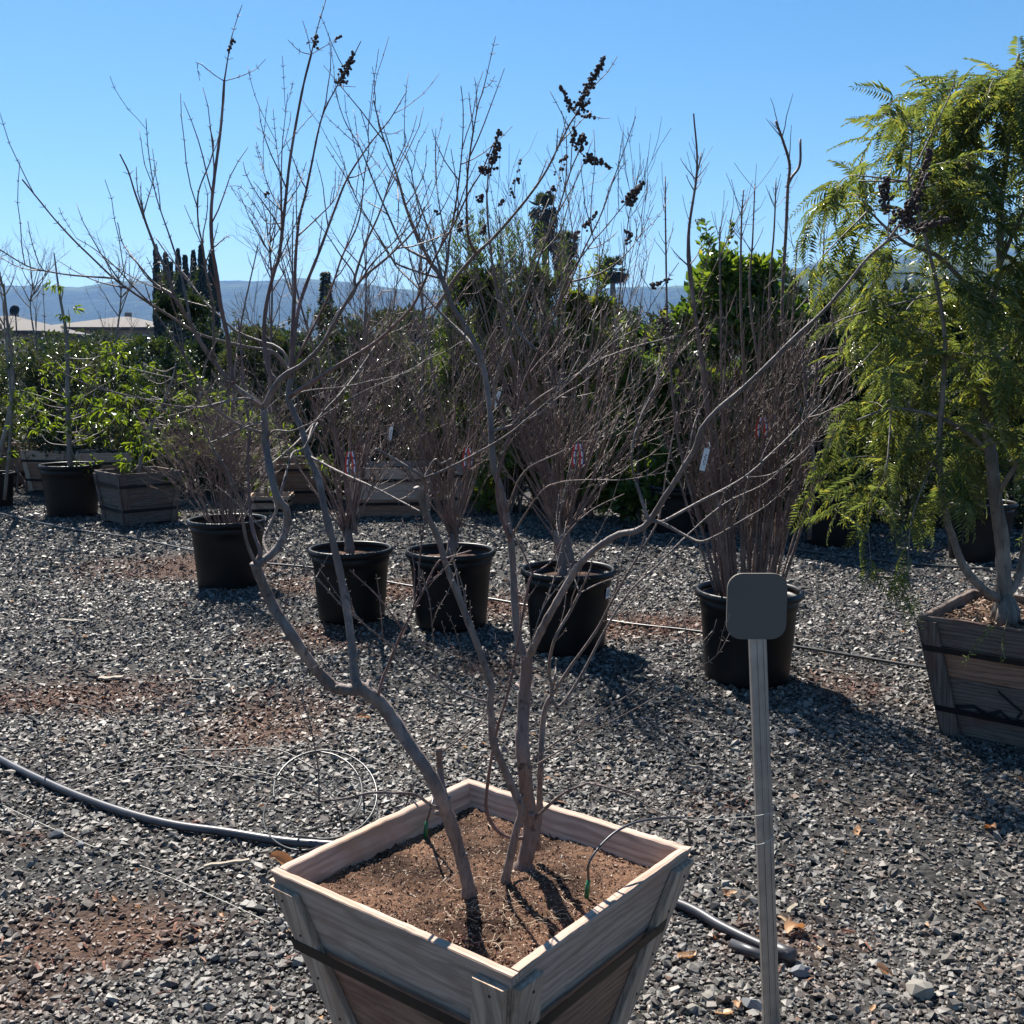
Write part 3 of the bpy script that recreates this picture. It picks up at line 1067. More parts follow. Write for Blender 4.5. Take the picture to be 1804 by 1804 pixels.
# ================================================================== THE BARE TREE IN FRONT
# each limb: name, parent, points in photo pixels, forward distance at its tip, thickness in photo pixels at root and tip, bark
HT = [
 ('S1', None, [(829, 1580), (815, 1520), (790, 1440), (760, 1370), (720, 1310), (690, 1265), (668, 1237), (640, 1216), (622, 1207)], 1.93, 27, 30, 'bark'),
 ('S1a', 'S1', [(640, 1214), (600, 1214), (580, 1204), (545, 1165), (515, 1120), (480, 1065), (455, 1010), (450, 992)], 1.86, 26, 21, 'bark'),
 ('S1a1', 'S1a', [(453, 996), (483, 972), (502, 941), (505, 900), (486, 871), (469, 788), (465, 719)], 1.90, 17, 14, 'bark'),
 ('S1b', 'S1', [(627, 1212), (625, 1190), (615, 1100), (605, 1040), (590, 970), (572, 900), (561, 843), (541, 796), (533, 760), (516, 724), (508, 699), (513, 663), (514, 620)], 2.12, 20, 11, 'bark'),
 ('B1', 'S1a1', [(465, 722), (440, 700), (411, 679), (392, 657), (359, 612), (337, 572), (309, 525), (294, 480), (272, 432), (252, 379), (237, 337), (226, 302), (211, 271)], 1.72, 13, 2.6, 'bark'),
 ('B2', 'S1b', [(512, 672), (500, 640), (478, 619), (440, 612), (405, 604), (350, 588), (300, 557), (267, 537), (230, 512), (200, 490), (160, 452), (132, 425), (97, 387), (70, 354), (39, 316)], 1.75, 8, 2.6, 'bark'),
 ('B2b', 'B2', [(267, 538), (235, 505), (205, 472), (168, 440), (135, 420)], 1.72, 4, 1.5, 'bark'),
 ('B3', 'B2', [(200, 491), (140, 486), (100, 481), (57, 472), (32, 460), (0, 440), (-60, 405)], 1.6, 4.5, 2, 'bark'),
 ('B5', 'S1b', [(513, 660), (502, 625), (484, 609), (461, 602), (416, 583), (385, 555), (355, 525), (330, 490), (300, 455), (275, 420)], 2.25, 7, 2, 'bark'),
 ('B6', 'B1', [(309, 526), (302, 517), (274, 500), (249, 472), (217, 430), (209, 400), (207, 392)], 1.85, 5, 2, 'bark'),
 ('B6b', 'B1', [(330, 560), (318, 535), (300, 520), (262, 492), (240, 462), (222, 445)], 1.6, 4, 1.8, 'bark'),
 ('B1c', 'B1', [(252, 380), (262, 345), (270, 318), (276, 285)], 1.68, 3, 1.2, 'bark'),
 ('B1d', 'B1', [(337, 572), (318, 480), (300, 420), (275, 345), (262, 270), (257, 208)], 1.95, 5.5, 1.3, 'bark'),
 ('B7', 'S1a1', [(466, 724), (445, 705), (424, 702), (387, 710), (349, 718), (299, 714), (249, 702), (175, 684), (125, 664), (65, 632)], 1.55, 6, 2, 'bark'),
 ('B8', 'S1a1', [(467, 765), (450, 759), (419, 747), (379, 719), (362, 697), (344, 662), (322, 624), (297, 584), (272, 547), (255, 500)], 1.65, 7.5, 2, 'bark'),
 ('B8b', 'B8', [(362, 697), (372, 682), (388, 662)], 1.6, 4, 2, 'bark'),
 ('B9', 'S1a1', [(467, 740), (425, 755), (392, 771), (369, 780)], 1.62, 3.5, 2.5, 'bark'),
 ('S1c', 'S1a', [(451, 993), (458, 972), (447, 939), (441, 905), (438, 850), (437, 800), (440, 760), (430, 690), (425, 620), (420, 560)], 1.98, 9, 3, 'bark_red'),
 ('S1d', 'S1a', [(448, 992), (438, 965), (430, 933), (422, 880), (400, 830), (370, 780), (340, 700)], 1.72, 8, 2, 'bark'),
 ('S1e', 'S1a1', [(470, 980), (465, 950), (485, 905), (497, 860), (515, 800), (535, 790), (560, 745)], 2.05, 8, 4, 'bark'),
 ('V1', 'B1', [(411, 679), (405, 640), (402, 600), (389, 540), (382, 487), (374, 437), (372, 374), (378, 310), (387, 242), (392, 190), (395, 143)], 1.80, 11, 4.5, 'bark_red'),
 ('V1p', 'V1', [(395, 144), (401, 105), (407, 70), (417, 35), (427, 8)], 1.80, 3.5, 1.2, 'bark_red'),
 ('V1l', 'V1', [(395, 143), (375, 130), (352, 112), (348, 118), (352, 142)], 1.76, 2.2, 1, 'bark_red'),
 ('V1r', 'V1', [(395, 143), (425, 134), (450, 122), (468, 104)], 1.84, 2.2, 1, 'bark_red'),
 ('V1b', 'B1', [(378, 640), (375, 540), (362, 475), (357, 432), (350, 400), (348, 360), (352, 330), (370, 285), (376, 255), (369, 222)], 1.66, 6, 2.2, 'bark'),
 ('V2', 'S1a1', [(466, 720), (486, 677), (472, 650), (465, 594), (469, 539), (483, 478), (492, 449), (502, 362), (512, 274), (532, 162), (548, 96)], 1.95, 10, 4.2, 'bark_red'),
 ('V2p', 'V2', [(548, 97), (559, 50), (574, 0), (582, -30)], 1.95, 3, 1.2, 'bark_red'),
 ('V2l', 'V2', [(548, 96), (528, 90), (507, 70)], 1.9, 2, 1, 'bark_red'),
 ('V2r', 'V2', [(548, 96), (575, 80), (602, 65)], 2.0, 2, 1, 'bark_red'),
 ('V2m', 'V2', [(549, 92), (542, 65), (533, 36)], 1.93, 2, 1, 'bark_red'),
 ('V3', 'S1b', [(513, 660), (514, 620), (519, 511), (521, 449), (527, 387), (537, 347), (547, 299), (567, 207), (594, 151), (602, 133), (622, 100), (636, 72)], 2.08, 10, 1.6, 'bark_red'),
 ('V3l', 'V3', [(594, 151), (596, 138), (597, 128)], 2.05, 1.8, 1, 'bark_red'),
 ('V3r', 'V3', [(594, 151), (610, 152), (626, 153)], 2.1, 1.8, 1, 'bark_red'),
 ('V3b', 'S1b', [(513, 640), (517, 560), (515, 449), (517, 362)], 2.2, 7, 2, 'bark'),
 ('V3c', 'V3', [(525, 412), (561, 382), (590, 350), (605, 305), (607, 283)], 2.25, 4, 1.2, 'bark_red'),
 ('V2c', 'V2', [(497, 405), (480, 380), (455, 345), (435, 310), (428, 285)], 1.82, 3.5, 1.2, 'bark_red'),
 ('V2d', 'V2', [(500, 372), (478, 340), (460, 290), (450, 256)], 2.05, 3, 1, 'bark_red'),
 ('V2e', 'V2', [(495, 430), (494, 324), (485, 237), (481, 190)], 2.1, 3.5, 1.1, 'bark_red'),
 ('V2f', 'V2', [(496, 415), (496, 349), (497, 262), (507, 165)], 1.85, 3.8, 1.1, 'bark_red'),
 ('V2g', 'V2', [(503, 355), (525, 330), (535, 300), (540, 285)], 2.0, 3, 1.1, 'bark_red'),
 ('V2h', 'V2', [(490, 460), (512, 415), (530, 370), (545, 335)], 1.8, 3, 1.1, 'bark_red'),
 ('V2i', 'V2', [(498, 400), (470, 392), (448, 360), (425, 330), (400, 328)], 1.95, 2.6, 1, 'bark_red'),
 ('V4', 'S1b', [(514, 635), (520, 580), (527, 539), (541, 497), (563, 442), (586, 379), (612, 314), (649, 257), (669, 232), (689, 207), (717, 160)], 2.3, 10, 1.5, 'bark_red'),
 ('V4b', 'V4', [(669, 233), (690, 236), (711, 228)], 2.35, 2, 1, 'bark_red'),
 ('V4c', 'V4', [(669, 233), (666, 210), (671, 185)], 2.3, 1.8, 1, 'bark_red'),
 ('V4d', 'V4', [(527, 540), (508, 500), (484, 450), (455, 395), (440, 365)], 2.35, 4, 1.3, 'bark'),
 ('V8', 'S1a1', [(463, 720), (483, 681), (505, 658), (530, 644), (555, 622), (572, 600), (591, 566), (610, 533), (638, 491), (683, 453), (730, 405), (748, 364)], 1.72, 12, 3, 'bark'),
 ('V8a', 'V8', [(626, 508), (625, 490), (644, 430), (669, 374), (692, 302), (714, 252), (712, 230)], 1.78, 6.5, 1.4, 'bark'),
 ('V8b', 'V8', [(628, 505), (622, 480), (600, 450), (575, 412), (548, 380)], 1.68, 4, 1.4, 'bark'),
 ('V8c', 'V8', [(640, 490), (655, 465), (690, 430), (725, 395), (760, 360)], 1.6, 4, 1.6, 'bark'),
 ('V8d', 'V8', [(572, 600), (592, 556), (622, 520), (640, 476), (662, 440)], 1.85, 6, 2, 'bark_brown'),
 ('V18', 'S1b', [(514, 650), (545, 590), (575, 530), (590, 490), (604, 449), (632, 389), (642, 309), (650, 252), (636, 197)], 2.0, 6.5, 1.4, 'bark_red'),
 ('V18b', 'V18', [(604, 449), (622, 400), (640, 345), (668, 310), (683, 288)], 2.1, 3, 1.2, 'bark_red'),
 ('V9', 'S1b', [(509, 700), (544, 677), (591, 647), (655, 608), (696, 572), (727, 539), (744, 505), (766, 455), (800, 394), (825, 341), (847, 305), (858, 280), (868, 255)], 1.60, 10, 2.2, 'bark_red'),
 ('B10', 'S1b', [(541, 790), (555, 744), (599, 694), (630, 655), (660, 610)], 2.4, 5, 2, 'bark'),
 ('B10b', 'B10', [(555, 745), (530, 772), (505, 796), (477, 818)], 2.0, 5, 4, 'bark'),
 ('B11', 'S1b', [(545, 800), (599, 832), (655, 857), (710, 885), (742, 902)], 1.8, 6, 3, 'bark'),
 ('B12', 'S1a1', [(468, 770), (483, 759), (511, 760), (533, 752), (555, 742), (585, 722), (640, 690), (700, 665)], 1.75, 5, 2, 'bark'),
 ('B13', 'S1b', [(510, 700), (545, 688), (600, 682), (650, 672), (720, 655), (770, 620)], 2.3, 4.5, 1.6, 'bark'),
 # middle stems
 ('S2', None, [(889, 1557), (900, 1506), (911, 1459), (919, 1428), (906, 1395), (885, 1347), (868, 1304), (866, 1266), (863, 1238), (866, 1210), (855, 1177), (835, 1121), (810, 1058), (788, 1002), (771, 947), (749, 900), (733, 858)], 1.82, 19, 12, 'bark'),
 ('S2a', 'S2', [(752, 905), (748, 870), (746, 843), (710, 818), (677, 799), (662, 791)], 1.74, 8, 6, 'bark'),
 ('S2b', 'S2a', [(746, 845), (766, 810), (777, 817), (795, 808)], 1.8, 5, 4, 'bark'),
 ('S2c', 'S2a', [(747, 843), (791, 824), (839, 799), (894, 766), (938, 730), (985, 690), (1040, 640)], 1.55, 6, 2.2, 'bark'),
 ('S2d', 'S2', [(866, 1212), (852, 1195), (838, 1174), (800, 1150), (752, 1133), (720, 1120)], 1.65, 4, 2, 'bark'),
 ('S2e', 'S2', [(864, 1215), (846, 1150), (838, 1120), (815, 1060), (800, 990)], 1.95, 7, 3, 'bark'),
 ('S3', None, [(922, 1532), (930, 1494), (935, 1456), (928, 1404), (925, 1368), (920, 1307), (923, 1240), (928, 1170), (927, 1150)], 2.06, 38, 24, 'bark_brown'),
 ('S3a', 'S3', [(927, 1160), (915, 1133), (908, 1079), (902, 972), (893, 911), (884, 868), (869, 816), (864, 733), (855, 663), (844, 622), (822, 577), (797, 539), (778, 491), (755, 458)], 2.1, 18, 9, 'bark'),
 ('V5', 'S3a', [(757, 462), (734, 412), (714, 362), (699, 307), (674, 239), (658, 176)], 1.95, 8.5, 2.4, 'bark'),
 ('V5b', 'S3a', [(752, 458), (720, 440), (705, 425), (684, 379), (659, 322), (634, 259), (607, 212), (587, 150)], 2.25, 6, 1.2, 'bark'),
 ('V5c', 'S3a', [(778, 492), (740, 480), (700, 465), (687, 449), (637, 367), (612, 317), (574, 257)], 2.0, 5, 1.2, 'bark'),
 ('V5d', 'V5', [(700, 310), (702, 360), (700, 405)], 1.9, 3, 2, 'bark'),
 ('V5e', 'V5', [(714, 362), (733, 335), (748, 300), (752, 255)], 1.88, 3, 1.1, 'bark'),
 ('V14', 'S3a', [(778, 495), (767, 443), (747, 382), (730, 332), (722, 291), (700, 257)], 2.2, 6, 1.4, 'bark'),
 ('V7', 'S3a', [(842, 625), (819, 592), (775, 550), (736, 507), (700, 471), (688, 453), (655, 405)], 2.3, 7, 2, 'bark'),
 ('V7b', 'V7', [(736, 508), (752, 495), (762, 483)], 2.3, 3, 2, 'bark'),
 ('V13', 'S3a', [(780, 496), (789, 455), (791, 430), (805, 346), (814, 263), (816, 194), (812, 151)], 2.05, 6.5, 1.6, 'bark_red'),
 ('V15', 'S3a', [(790, 515), (786, 440), (783, 416), (769, 327), (767, 266), (768, 222)], 2.3, 5, 1.2, 'bark'),
 ('V15b', 'S3a', [(800, 540), (775, 470), (757, 380), (750, 330), (742, 295)], 2.35, 4, 1.2, 'bark'),
 ('V11', 'V7', [(770, 545), (783, 520), (808, 483), (839, 447), (872, 416), (922, 358), (958, 308), (980, 266), (1002, 222), (1017, 198), (1030, 170), (1050, 130), (1066, 98)], 1.85, 9, 2, 'bark'),
 ('V11l', 'V11', [(1015, 200), (1005, 190), (995, 168), (986, 150)], 1.82, 2.4, 1.2, 'bark'),
 ('V11r', 'V11', [(1015, 200), (1035, 204), (1055, 208), (1075, 208)], 1.9, 2, 1, 'bark'),
 ('V11b', 'V11', [(980, 266), (990, 240), (998, 205)], 1.85, 2.6, 1.2, 'bark'),
 ('V12', 'V11', [(838, 448), (825, 416), (822, 346), (827, 277), (841, 191), (852, 155), (873, 64)], 1.78, 7, 1.2, 'bark_red'),
 ('V12b', 'V12', [(852, 156), (862, 150), (872, 134)], 1.8, 1.8, 1, 'bark_red'),
 ('V10', 'S3a', [(866, 725), (869, 710), (872, 677), (880, 644), (900, 594), (925, 530), (952, 449), (980, 380), (1005, 302), (1022, 262), (1026, 245)], 1.7, 9, 2.2, 'bark'),
 ('V10b', 'V10', [(1020, 268), (1035, 278), (1055, 286), (1078, 296)], 1.68, 2.2, 1.4, 'bark'),
 ('V10c', 'V10', [(952, 450), (985, 410), (1000, 365), (1012, 325), (1020, 300)], 1.8, 3.5, 1.4, 'bark'),
 ('S3c', 'S3a', [(900, 960), (880, 900), (877, 840), (905, 746), (922, 677), (949, 619), (977, 555), (1005, 497), (1027, 443), (1058, 380), (1082, 313), (1102, 258), (1120, 205)], 1.75, 9, 1.5, 'bark_red'),
 ('S3d', 'S3c', [(949, 620), (925, 598), (908, 570), (890, 505), (885, 440), (878, 370)], 1.95, 6, 1.6, 'bark'),
 ('V17', 'S3c', [(977, 556), (1000, 490), (1041, 430), (1063, 405), (1102, 358), (1112, 346)], 1.6, 5, 1.6, 'bark'),
 ('V17b', 'S3c', [(1005, 498), (1060, 480), (1100, 450), (1130, 410), (1152, 360)], 1.9, 4, 1.2, 'bark'),
 ('S3e', 'S3a', [(848, 640), (860, 605), (880, 570), (900, 545), (930, 510)], 1.95, 5, 2.5, 'bark'),
 ('S3f', 'S3a', [(845, 645), (835, 642), (820, 625), (818, 600), (822, 575), (828, 545)], 2.0, 6, 4, 'bark'),
 ('S3g', 'S3a', [(905, 760), (940, 735), (985, 700), (1040, 665), (1060, 625), (1085, 600), (1130, 575)], 1.5, 6, 2, 'bark'),
 ('S3h', 'S3c', [(905, 748), (945, 705), (1000, 670), (1065, 630), (1070, 628), (1120, 610), (1200, 590)], 1.55, 6, 2, 'bark'),
 ('S3i', 'S3a', [(890, 905), (925, 830), (1000, 790), (1060, 740), (1120, 690), (1180, 630)], 1.6, 5, 1.8, 'bark'),
 ('S3j', 'S3a', [(899, 950), (950, 870), (985, 850), (1040, 845), (1100, 845), (1180, 830)], 1.55, 4, 1.4, 'bark_brown'),
 # right arm
 ('S3b', 'S3', [(929, 1158), (936, 1147), (957, 1103), (981, 1060), (1009, 1012), (1033, 981), (1063, 957), (1091, 941), (1121, 935), (1143, 919), (1170, 877), (1188, 850), (1223, 792), (1236, 756), (1263, 723), (1303, 689), (1349, 646), (1399, 596), (1449, 550), (1495, 497), (1529, 454), (1564, 423), (1592, 384)], 1.62, 18, 5, 'bark'),
 ('S3b1', 'S3b', [(1144, 917), (1126, 866), (1113, 816), (1117, 772), (1123, 752), (1140, 705), (1170, 660)], 1.95, 8, 2.5, 'bark'),
 ('S3b2', 'S3b', [(1143, 920), (1163, 920), (1210, 945), (1236, 954), (1266, 942), (1299, 922), (1353, 889), (1400, 845)], 1.75, 9, 1.8, 'bark'),
 ('S3b3', 'S3b2', [(1163, 921), (1176, 915), (1223, 889), (1309, 842), (1366, 792), (1416, 743), (1459, 699), (1482, 656)], 2.1, 7, 1.8, 'bark'),
 ('S3b4', 'S3b', [(1349, 648), (1300, 600), (1262, 545), (1210, 595)], 1.7, .1, .1, 'bark'),
 ('S3b5', 'S3b3', [(1309, 843), (1360, 835), (1410, 800), (1440, 770)], 2.0, 4, 1.4, 'bark'),
 ('S3b6', 'S3b', [(1183, 857), (1210, 800), (1225, 740), (1250, 690)], 1.9, 4, 1.5, 'bark'),
 ('S3b7', 'S3b', [(1592, 384), (1612, 350), (1630, 310), (1645, 262)], 1.62, 3, 1.2, 'bark'),
 ('S3b8', 'S3b', [(1564, 423), (1566, 370), (1560, 320)], 1.58, 3, 1.2, 'bark'),
 ('S3b9', 'S3b', [(1564, 424), (1600, 410), (1640, 395), (1665, 385)], 1.66, 3, 1.2, 'bark'),
 ('S4', None, [(944, 1480), (950, 1440), (951, 1393), (954, 1307), (960, 1252), (972, 1225)], 2.08, 15, 11, 'bark'),
 ('S4a', 'S4', [(970, 1230), (972, 1210), (967, 1176), (978, 1124), (1002, 1082), (1021, 1045)], 1.98, 8, 6, 'bark'),
 ('S4a1', 'S4a', [(1021, 1046), (1000, 987), (981, 926), (985, 870)], 2.1, 4, 2, 'bark'),
 ('S4a2', 'S4a', [(1021, 1045), (1039, 1005), (1043, 985)], 1.9, 5, 3, 'bark'),
 ('S4a3', 'S4a', [(1021, 1045), (1055, 1028), (1094, 1012), (1140, 975)], 1.95, 3.5, 1.6, 'bark'),
 ('S4b', 'S4', [(971, 1228), (1002, 1179), (1048, 1115), (1076, 1063), (1103, 1015), (1134, 963), (1158, 920), (1167, 880), (1176, 819), (1193, 726)], 1.85, 8, 2, 'bark'),
 ('S4c', 'S4', [(971, 1230), (987, 1243), (1021, 1195), (1070, 1103), (1112, 1039), (1155, 999), (1213, 941), (1277, 887), (1350, 850), (1400, 800)], 2.05, 8, 2, 'bark'),
 ('S4d', 'S4', [(972, 1222), (978, 1190), (980, 1160)], 2.1, 5, 4, 'bark'),
 ('T5', 'S3', [(930, 1476), (900, 1476), (875, 1462), (858, 1431), (858, 1390), (874, 1292), (896, 1216), (911, 1140), (929, 1039), (938, 1010)], 1.86, 9, 5, 'bark_red'),
 ('T5a', 'T5', [(938, 1012), (920, 970), (895, 925), (880, 880)], 1.8, 4, 1.6, 'bark_red'),
 ('T5b', 'T5', [(938, 1012), (970, 990), (995, 945), (1040, 900), (1100, 870)], 1.9, 4, 1.6, 'bark_red'),
 ('T6', 'S3', [(934, 1352), (1002, 1292), (1063, 1252), (1124, 1213), (1176, 1176)], 1.75, 5, 1.8, 'bark'),
 ('T6b', 'S3', [(934, 1356), (1033, 1295), (1094, 1262), (1155, 1228), (1216, 1185), (1262, 1155), (1286, 1115)], 1.7, 5, 1.5, 'bark'),
 ('T1', 'S1', [(672, 1240), (667, 1225), (673, 1200), (685, 1169), (710, 1110), (741, 1050), (769, 994), (788, 983), (830, 970)], 1.8, 8, 3, 'bark_red'),
 ('T1a', 'T1', [(710, 1108), (669, 1055), (616, 1004)], 1.75, 4, 2.5, 'bark_red'),
 ('T1b', 'T1', [(741, 1050), (738, 1000), (746, 933), (749, 892), (755, 830)], 1.85, 5, 2, 'bark_red'),
 ('T2', 'S1a', [(500, 1092), (508, 1044), (519, 994), (540, 940)], 1.8, 5, 1.6, 'bark'),
 ('T2b', 'S1a', [(500, 1094), (525, 1062), (555, 1020), (580, 975)], 1.9, 3, 1.4, 'bark'),
 ('T3', 'S2', [(861, 1240), (802, 1219), (760, 1185), (713, 1155), (666, 1119), (608, 1072), (555, 1016), (497, 961), (450, 920), (400, 870)], 1.72, 5.5, 1.8, 'bark'),
 ('T3a', 'T3', [(766, 1190), (760, 1086), (752, 1038), (735, 990)], 1.75, 3.5, 1.6, 'bark'),
 ('T3b', 'T3', [(671, 1123), (669, 1058), (663, 1013)], 1.72, 3, 2, 'bark'),
 ('T3c', 'T3', [(630, 1090), (618, 1060), (610, 1030)], 1.75, 3.5, 2.5, 'bark'),
 ('T8', 'S1', [(775, 1432), (761, 1420), (731, 1400), (689, 1397), (651, 1397), (606, 1407), (562, 1412)], 1.78, 9, 4, 'bark'),
 ('T8b', 'T8', [(563, 1412), (560, 1350), (544, 1266), (533, 1238), (525, 1180)], 1.72, 4.5, 1.6, 'bark'),
 ('T9', 'S1', [(806, 1490), (795, 1440), (780, 1390), (775, 1350), (773, 1318)], 1.99, 18, 13, 'bark_brown'),
 ('T9b', 'T9', [(776, 1326), (843, 1274), (900, 1194), (930, 1150), (957, 1070), (1002, 1011), (1060, 930), (1095, 830)], 1.8, 4, 1.5, 'bark'),
 ('T10', 'S3', [(932, 1462), (943, 1443), (969, 1417), (994, 1397), (1025, 1384), (1046, 1381), (1110, 1402), (1149, 1425), (1182, 1440)], 1.95, 9, 3, 'bark'),
 ('T10a', 'T10', [(1131, 1412), (1170, 1390), (1205, 1358)], 1.98, 2, 1.2, 'bark'),
 ('T10b', 'T10', [(1180, 1439), (1197, 1434), (1225, 1405), (1262, 1368)], 1.95, 2, 1.2, 'bark'),
]
tree = thing('chaste_tree', 'tall bare multi-stemmed tree with dark seed heads growing in the front planter box', 'tree', (ctr[0], ctr[1], HB - .055))
ORG = np.array((ctr[0], ctr[1], HB - .055))
base_depth = {'S1': 1.97, 'S2': 2.02, 'S3': 2.09, 'S4': 2.13}
CH = {}
tw = np.random.default_rng(77)
SINK = []
for (nm, par, pts, Yend, w0, w1, bk) in HT:
    if w0 < 1:
        continue
    pts = np.array(pts, float)
    if par is None:
        Y0 = base_depth[nm]
    else:
        pp, pY = CH[par][0], CH[par][1]
        k = np.argmin(((pp - pts[0]) ** 2).sum(1))
        pts[0] = pp[k]
        Y0 = pY[k]
    sp = spline(pts, 6)
    seg = np.r_[0, np.cumsum(np.linalg.norm(np.diff(sp, axis=0), axis=1))]
    t = seg / seg[-1]
    Y = Y0 + (Yend - Y0) * t ** .9 + .018 * np.sin(t * 9 + hash(nm) % 1) * np.sin(t * math.pi)
    CH[nm] = (sp, Y)
    co = np.array([P(a[0], a[1], y) for a, y in zip(sp, Y)])
    rad = (w0 + (w1 - w0) * t ** .7) * Y / FPX / 2 * .88
    m = MB()
    # knobbly: slight swelling at nodes
    L = np.r_[0, np.cumsum(np.linalg.norm(np.diff(co, axis=0), axis=1))]
    node = .07 + .02 * tw.uniform()
    sw = 1 + .16 * np.exp(-(((L + .01) % node) / .006) ** 2) + tw.normal(0, .05, len(L))
    if par is None:
        sw[:4] *= (1.35, 1.18, 1.08, 1.02)
        co[0] -= (0, 0, .02)
    m.tube(co - ORG, rad * sw, 9 if w0 > 9 else 6)
    # bud pairs and short spurs along the thin wood
    thin = w1 < 3.2
    tang = unit(np.gradient(co, axis=0))
    nb = int(L[-1] / .035) if thin else int(L[-1] / .12)
    for b in range(nb):
        s = L[-1] * (.25 + .73 * (b + tw.uniform(0, .3)) / max(nb, 1))
        k = int(np.searchsorted(L, s).clip(0, len(L) - 1))
        ax = unit(np.cross(tang[k], tw.normal(size=3)))
        for sg in (-1, 1):
            ln = tw.uniform(.003, .009)
            e = co[k] + unit(ax * sg + tang[k] * .7) * (ln + rad[k])
            m.tube([co[k] - ORG, e - ORG], [.0007, .0005], 3)
    # side twigs
    nt_ = 0
    if L[-1] > .22 and w0 < 15:
        nt_ = int(tw.integers(2, 4) + L[-1] * 4)
    for b in range(nt_):
        s = L[-1] * tw.uniform(.3, .97)
        k = int(np.searchsorted(L, s).clip(1, len(L) - 1))
        d = unit(tang[k] * .9 + tw.normal(0, .55, 3) + np.array((0, 0, .5)))
        ln = tw.uniform(.04, .17)
        q = [co[k]]
        for c in range(5):
            d = unit(d + tw.normal(0, .1, 3) + np.array((0, 0, .1)))
            q.append(q[-1] + d * ln / 5)
        q = np.array(q)
        m.tube(q - ORG, np.linspace(min(.0014, rad[k] * .8), .0005, 6), 4)
        for c in (2, 3, 4):
            ax = unit(np.cross(d, tw.normal(size=3)))
            for sg in (-1, 1):
                m.tube([q[c] - ORG, q[c] + unit(ax * sg + d * .7) * .006 - ORG], [.0006, .0004], 3)
    if w0 > 12:
        for b in range(3 if w0 < 20 else 6):
            k = int(tw.integers(4, len(co) - 2))
            ax = unit(np.cross(tang[k], tw.normal(size=3)))
            e = co[k] + ax * (rad[k] + tw.uniform(.003, .011)) + tang[k] * .006
            rk = rad[k] * tw.uniform(.28, .5)
            m.tube(np.array([co[k] + ax * rad[k] * .3, co[k] + ax * rad[k] * .9, e]) - ORG, [rk * 1.5, rk * 1.15, rk * .8], 7)
    is_stem = nm in ('S1', 'S2', 'S3', 'S4')
    o = m.build('stem' if is_stem else 'branch', M[bk], tree)

# ---- seed heads
ICO = None
bm = bmesh.new()
bmesh.ops.create_icosphere(bm, subdivisions=1, radius=1)
bm.verts.index_update()
ICO = (np.array([v.co[:] for v in bm.verts]), np.array([[v.index for v in f.verts] for f in bm.faces]))
bm.free()


def seed_head(chain_pts, Y, width, n, parent, org, size=.0026, dens=1.0):
    """capsules packed round a spike; points in photo pixels"""
    sp = spline(np.array(chain_pts, float), 6)
    co = np.array([P(a[0], a[1], Y) for a in sp])
    r = tw
    t = r.uniform(0, 1, n) ** 1.15
    k = (t * (len(co) - 1)).astype(int)
    wd = width * 1.12 * Y / FPX * (1 - .72 * t)
    off = r.normal(size=(n, 3))
    off = unit(off) * (wd * r.uniform(.35, 1, n))[:, None]
    pos = co[k] + off
    m = MB()
    s = size * r.uniform(.7, 1.25, n)
    vs, fs, _ = scatter([ICO], pos - org, s, rot_mats(n, 1.5, r))
    m.add(vs, fs)
    for i in range(0, n, 2):
        m.tube([co[k[i]] - org, pos[i] - org], [.0006, .0005], 3, False)
    m.tube(co - org, np.linspace(.0012, .0006, len(co)), 4)
    return m.build('seed_head', M['seed'], parent, False)


for pts, Y, wd, n in (
    ([(600, 142), (607, 128), (616, 112), (624, 92)], 2.08, 15, 95), ([(404, 90), (408, 78), (411, 66)], 1.80, 9, 9), ([(553, 75), (560, 62)], 1.95, 10, 16), ([(590, 70), (602, 64)], 2.0, 4, 6),
    ([(1020, 192), (1030, 170), (1046, 135), (1067, 98)], 1.85, 15, 150), ([(1008, 192), (998, 172), (985, 150)], 1.82, 7, 42), ([(1030, 204), (1050, 206)], 1.9, 6, 10),
    ([(1024, 258), (1028, 246), (1022, 240)], 1.7, 14, 46), ([(1010, 250), (1012, 236), (1011, 224)], 1.7, 7, 24), ([(1034, 278), (1052, 284), (1080, 296)], 1.68, 10, 62),
    ([(866, 296), (872, 265), (880, 228)], 1.60, 15, 70), ([(850, 302), (862, 298)], 1.60, 9, 20), ([(1107, 356), (1120, 338), (1134, 316)], 1.6, 12, 75),
    ([(1104, 424), (1112, 416), (1100, 405)], 1.85, 7, 26), ([(845, 350), (850, 344)], 1.75, 8, 20), ([(848, 410), (855, 396)], 1.8, 8, 22), ([(468, 345), (472, 338)], 1.9, 6, 9),
    ([(1560, 365), (1558, 335), (1563, 312)], 1.58, 16, 95), ([(1596, 392), (1618, 345), (1632, 290), (1638, 262)], 1.62, 16, 160), ([(1590, 398), (1620, 402), (1650, 392), (1672, 386)], 1.65, 14, 110),
    ([(1580, 385), (1596, 370), (1606, 350)], 1.62, 20, 80), ([(1150, 505), (1165, 497), (1185, 492)], 1.75, 8, 26), ([(1168, 560), (1180, 590), (1170, 610)], 1.7, 22, 60)):
    seed_head(pts, Y, wd, n, tree, ORG)


# ================================================================== BARE SHRUBS IN THE NURSERY POTS
def twiggy_stem(base, d, length, r0, rng, curve=.06, n=9, up=.03):
    p = [np.array(base, float)]
    d = unit(d)
    for i in range(n):
        d = unit(d + rng.normal(0, curve, 3) + np.array((0, 0, up)))
        p.append(p[-1] + d * length / n)
    return np.array(p), np.linspace(r0, max(.0011, r0 * .22), n + 1)


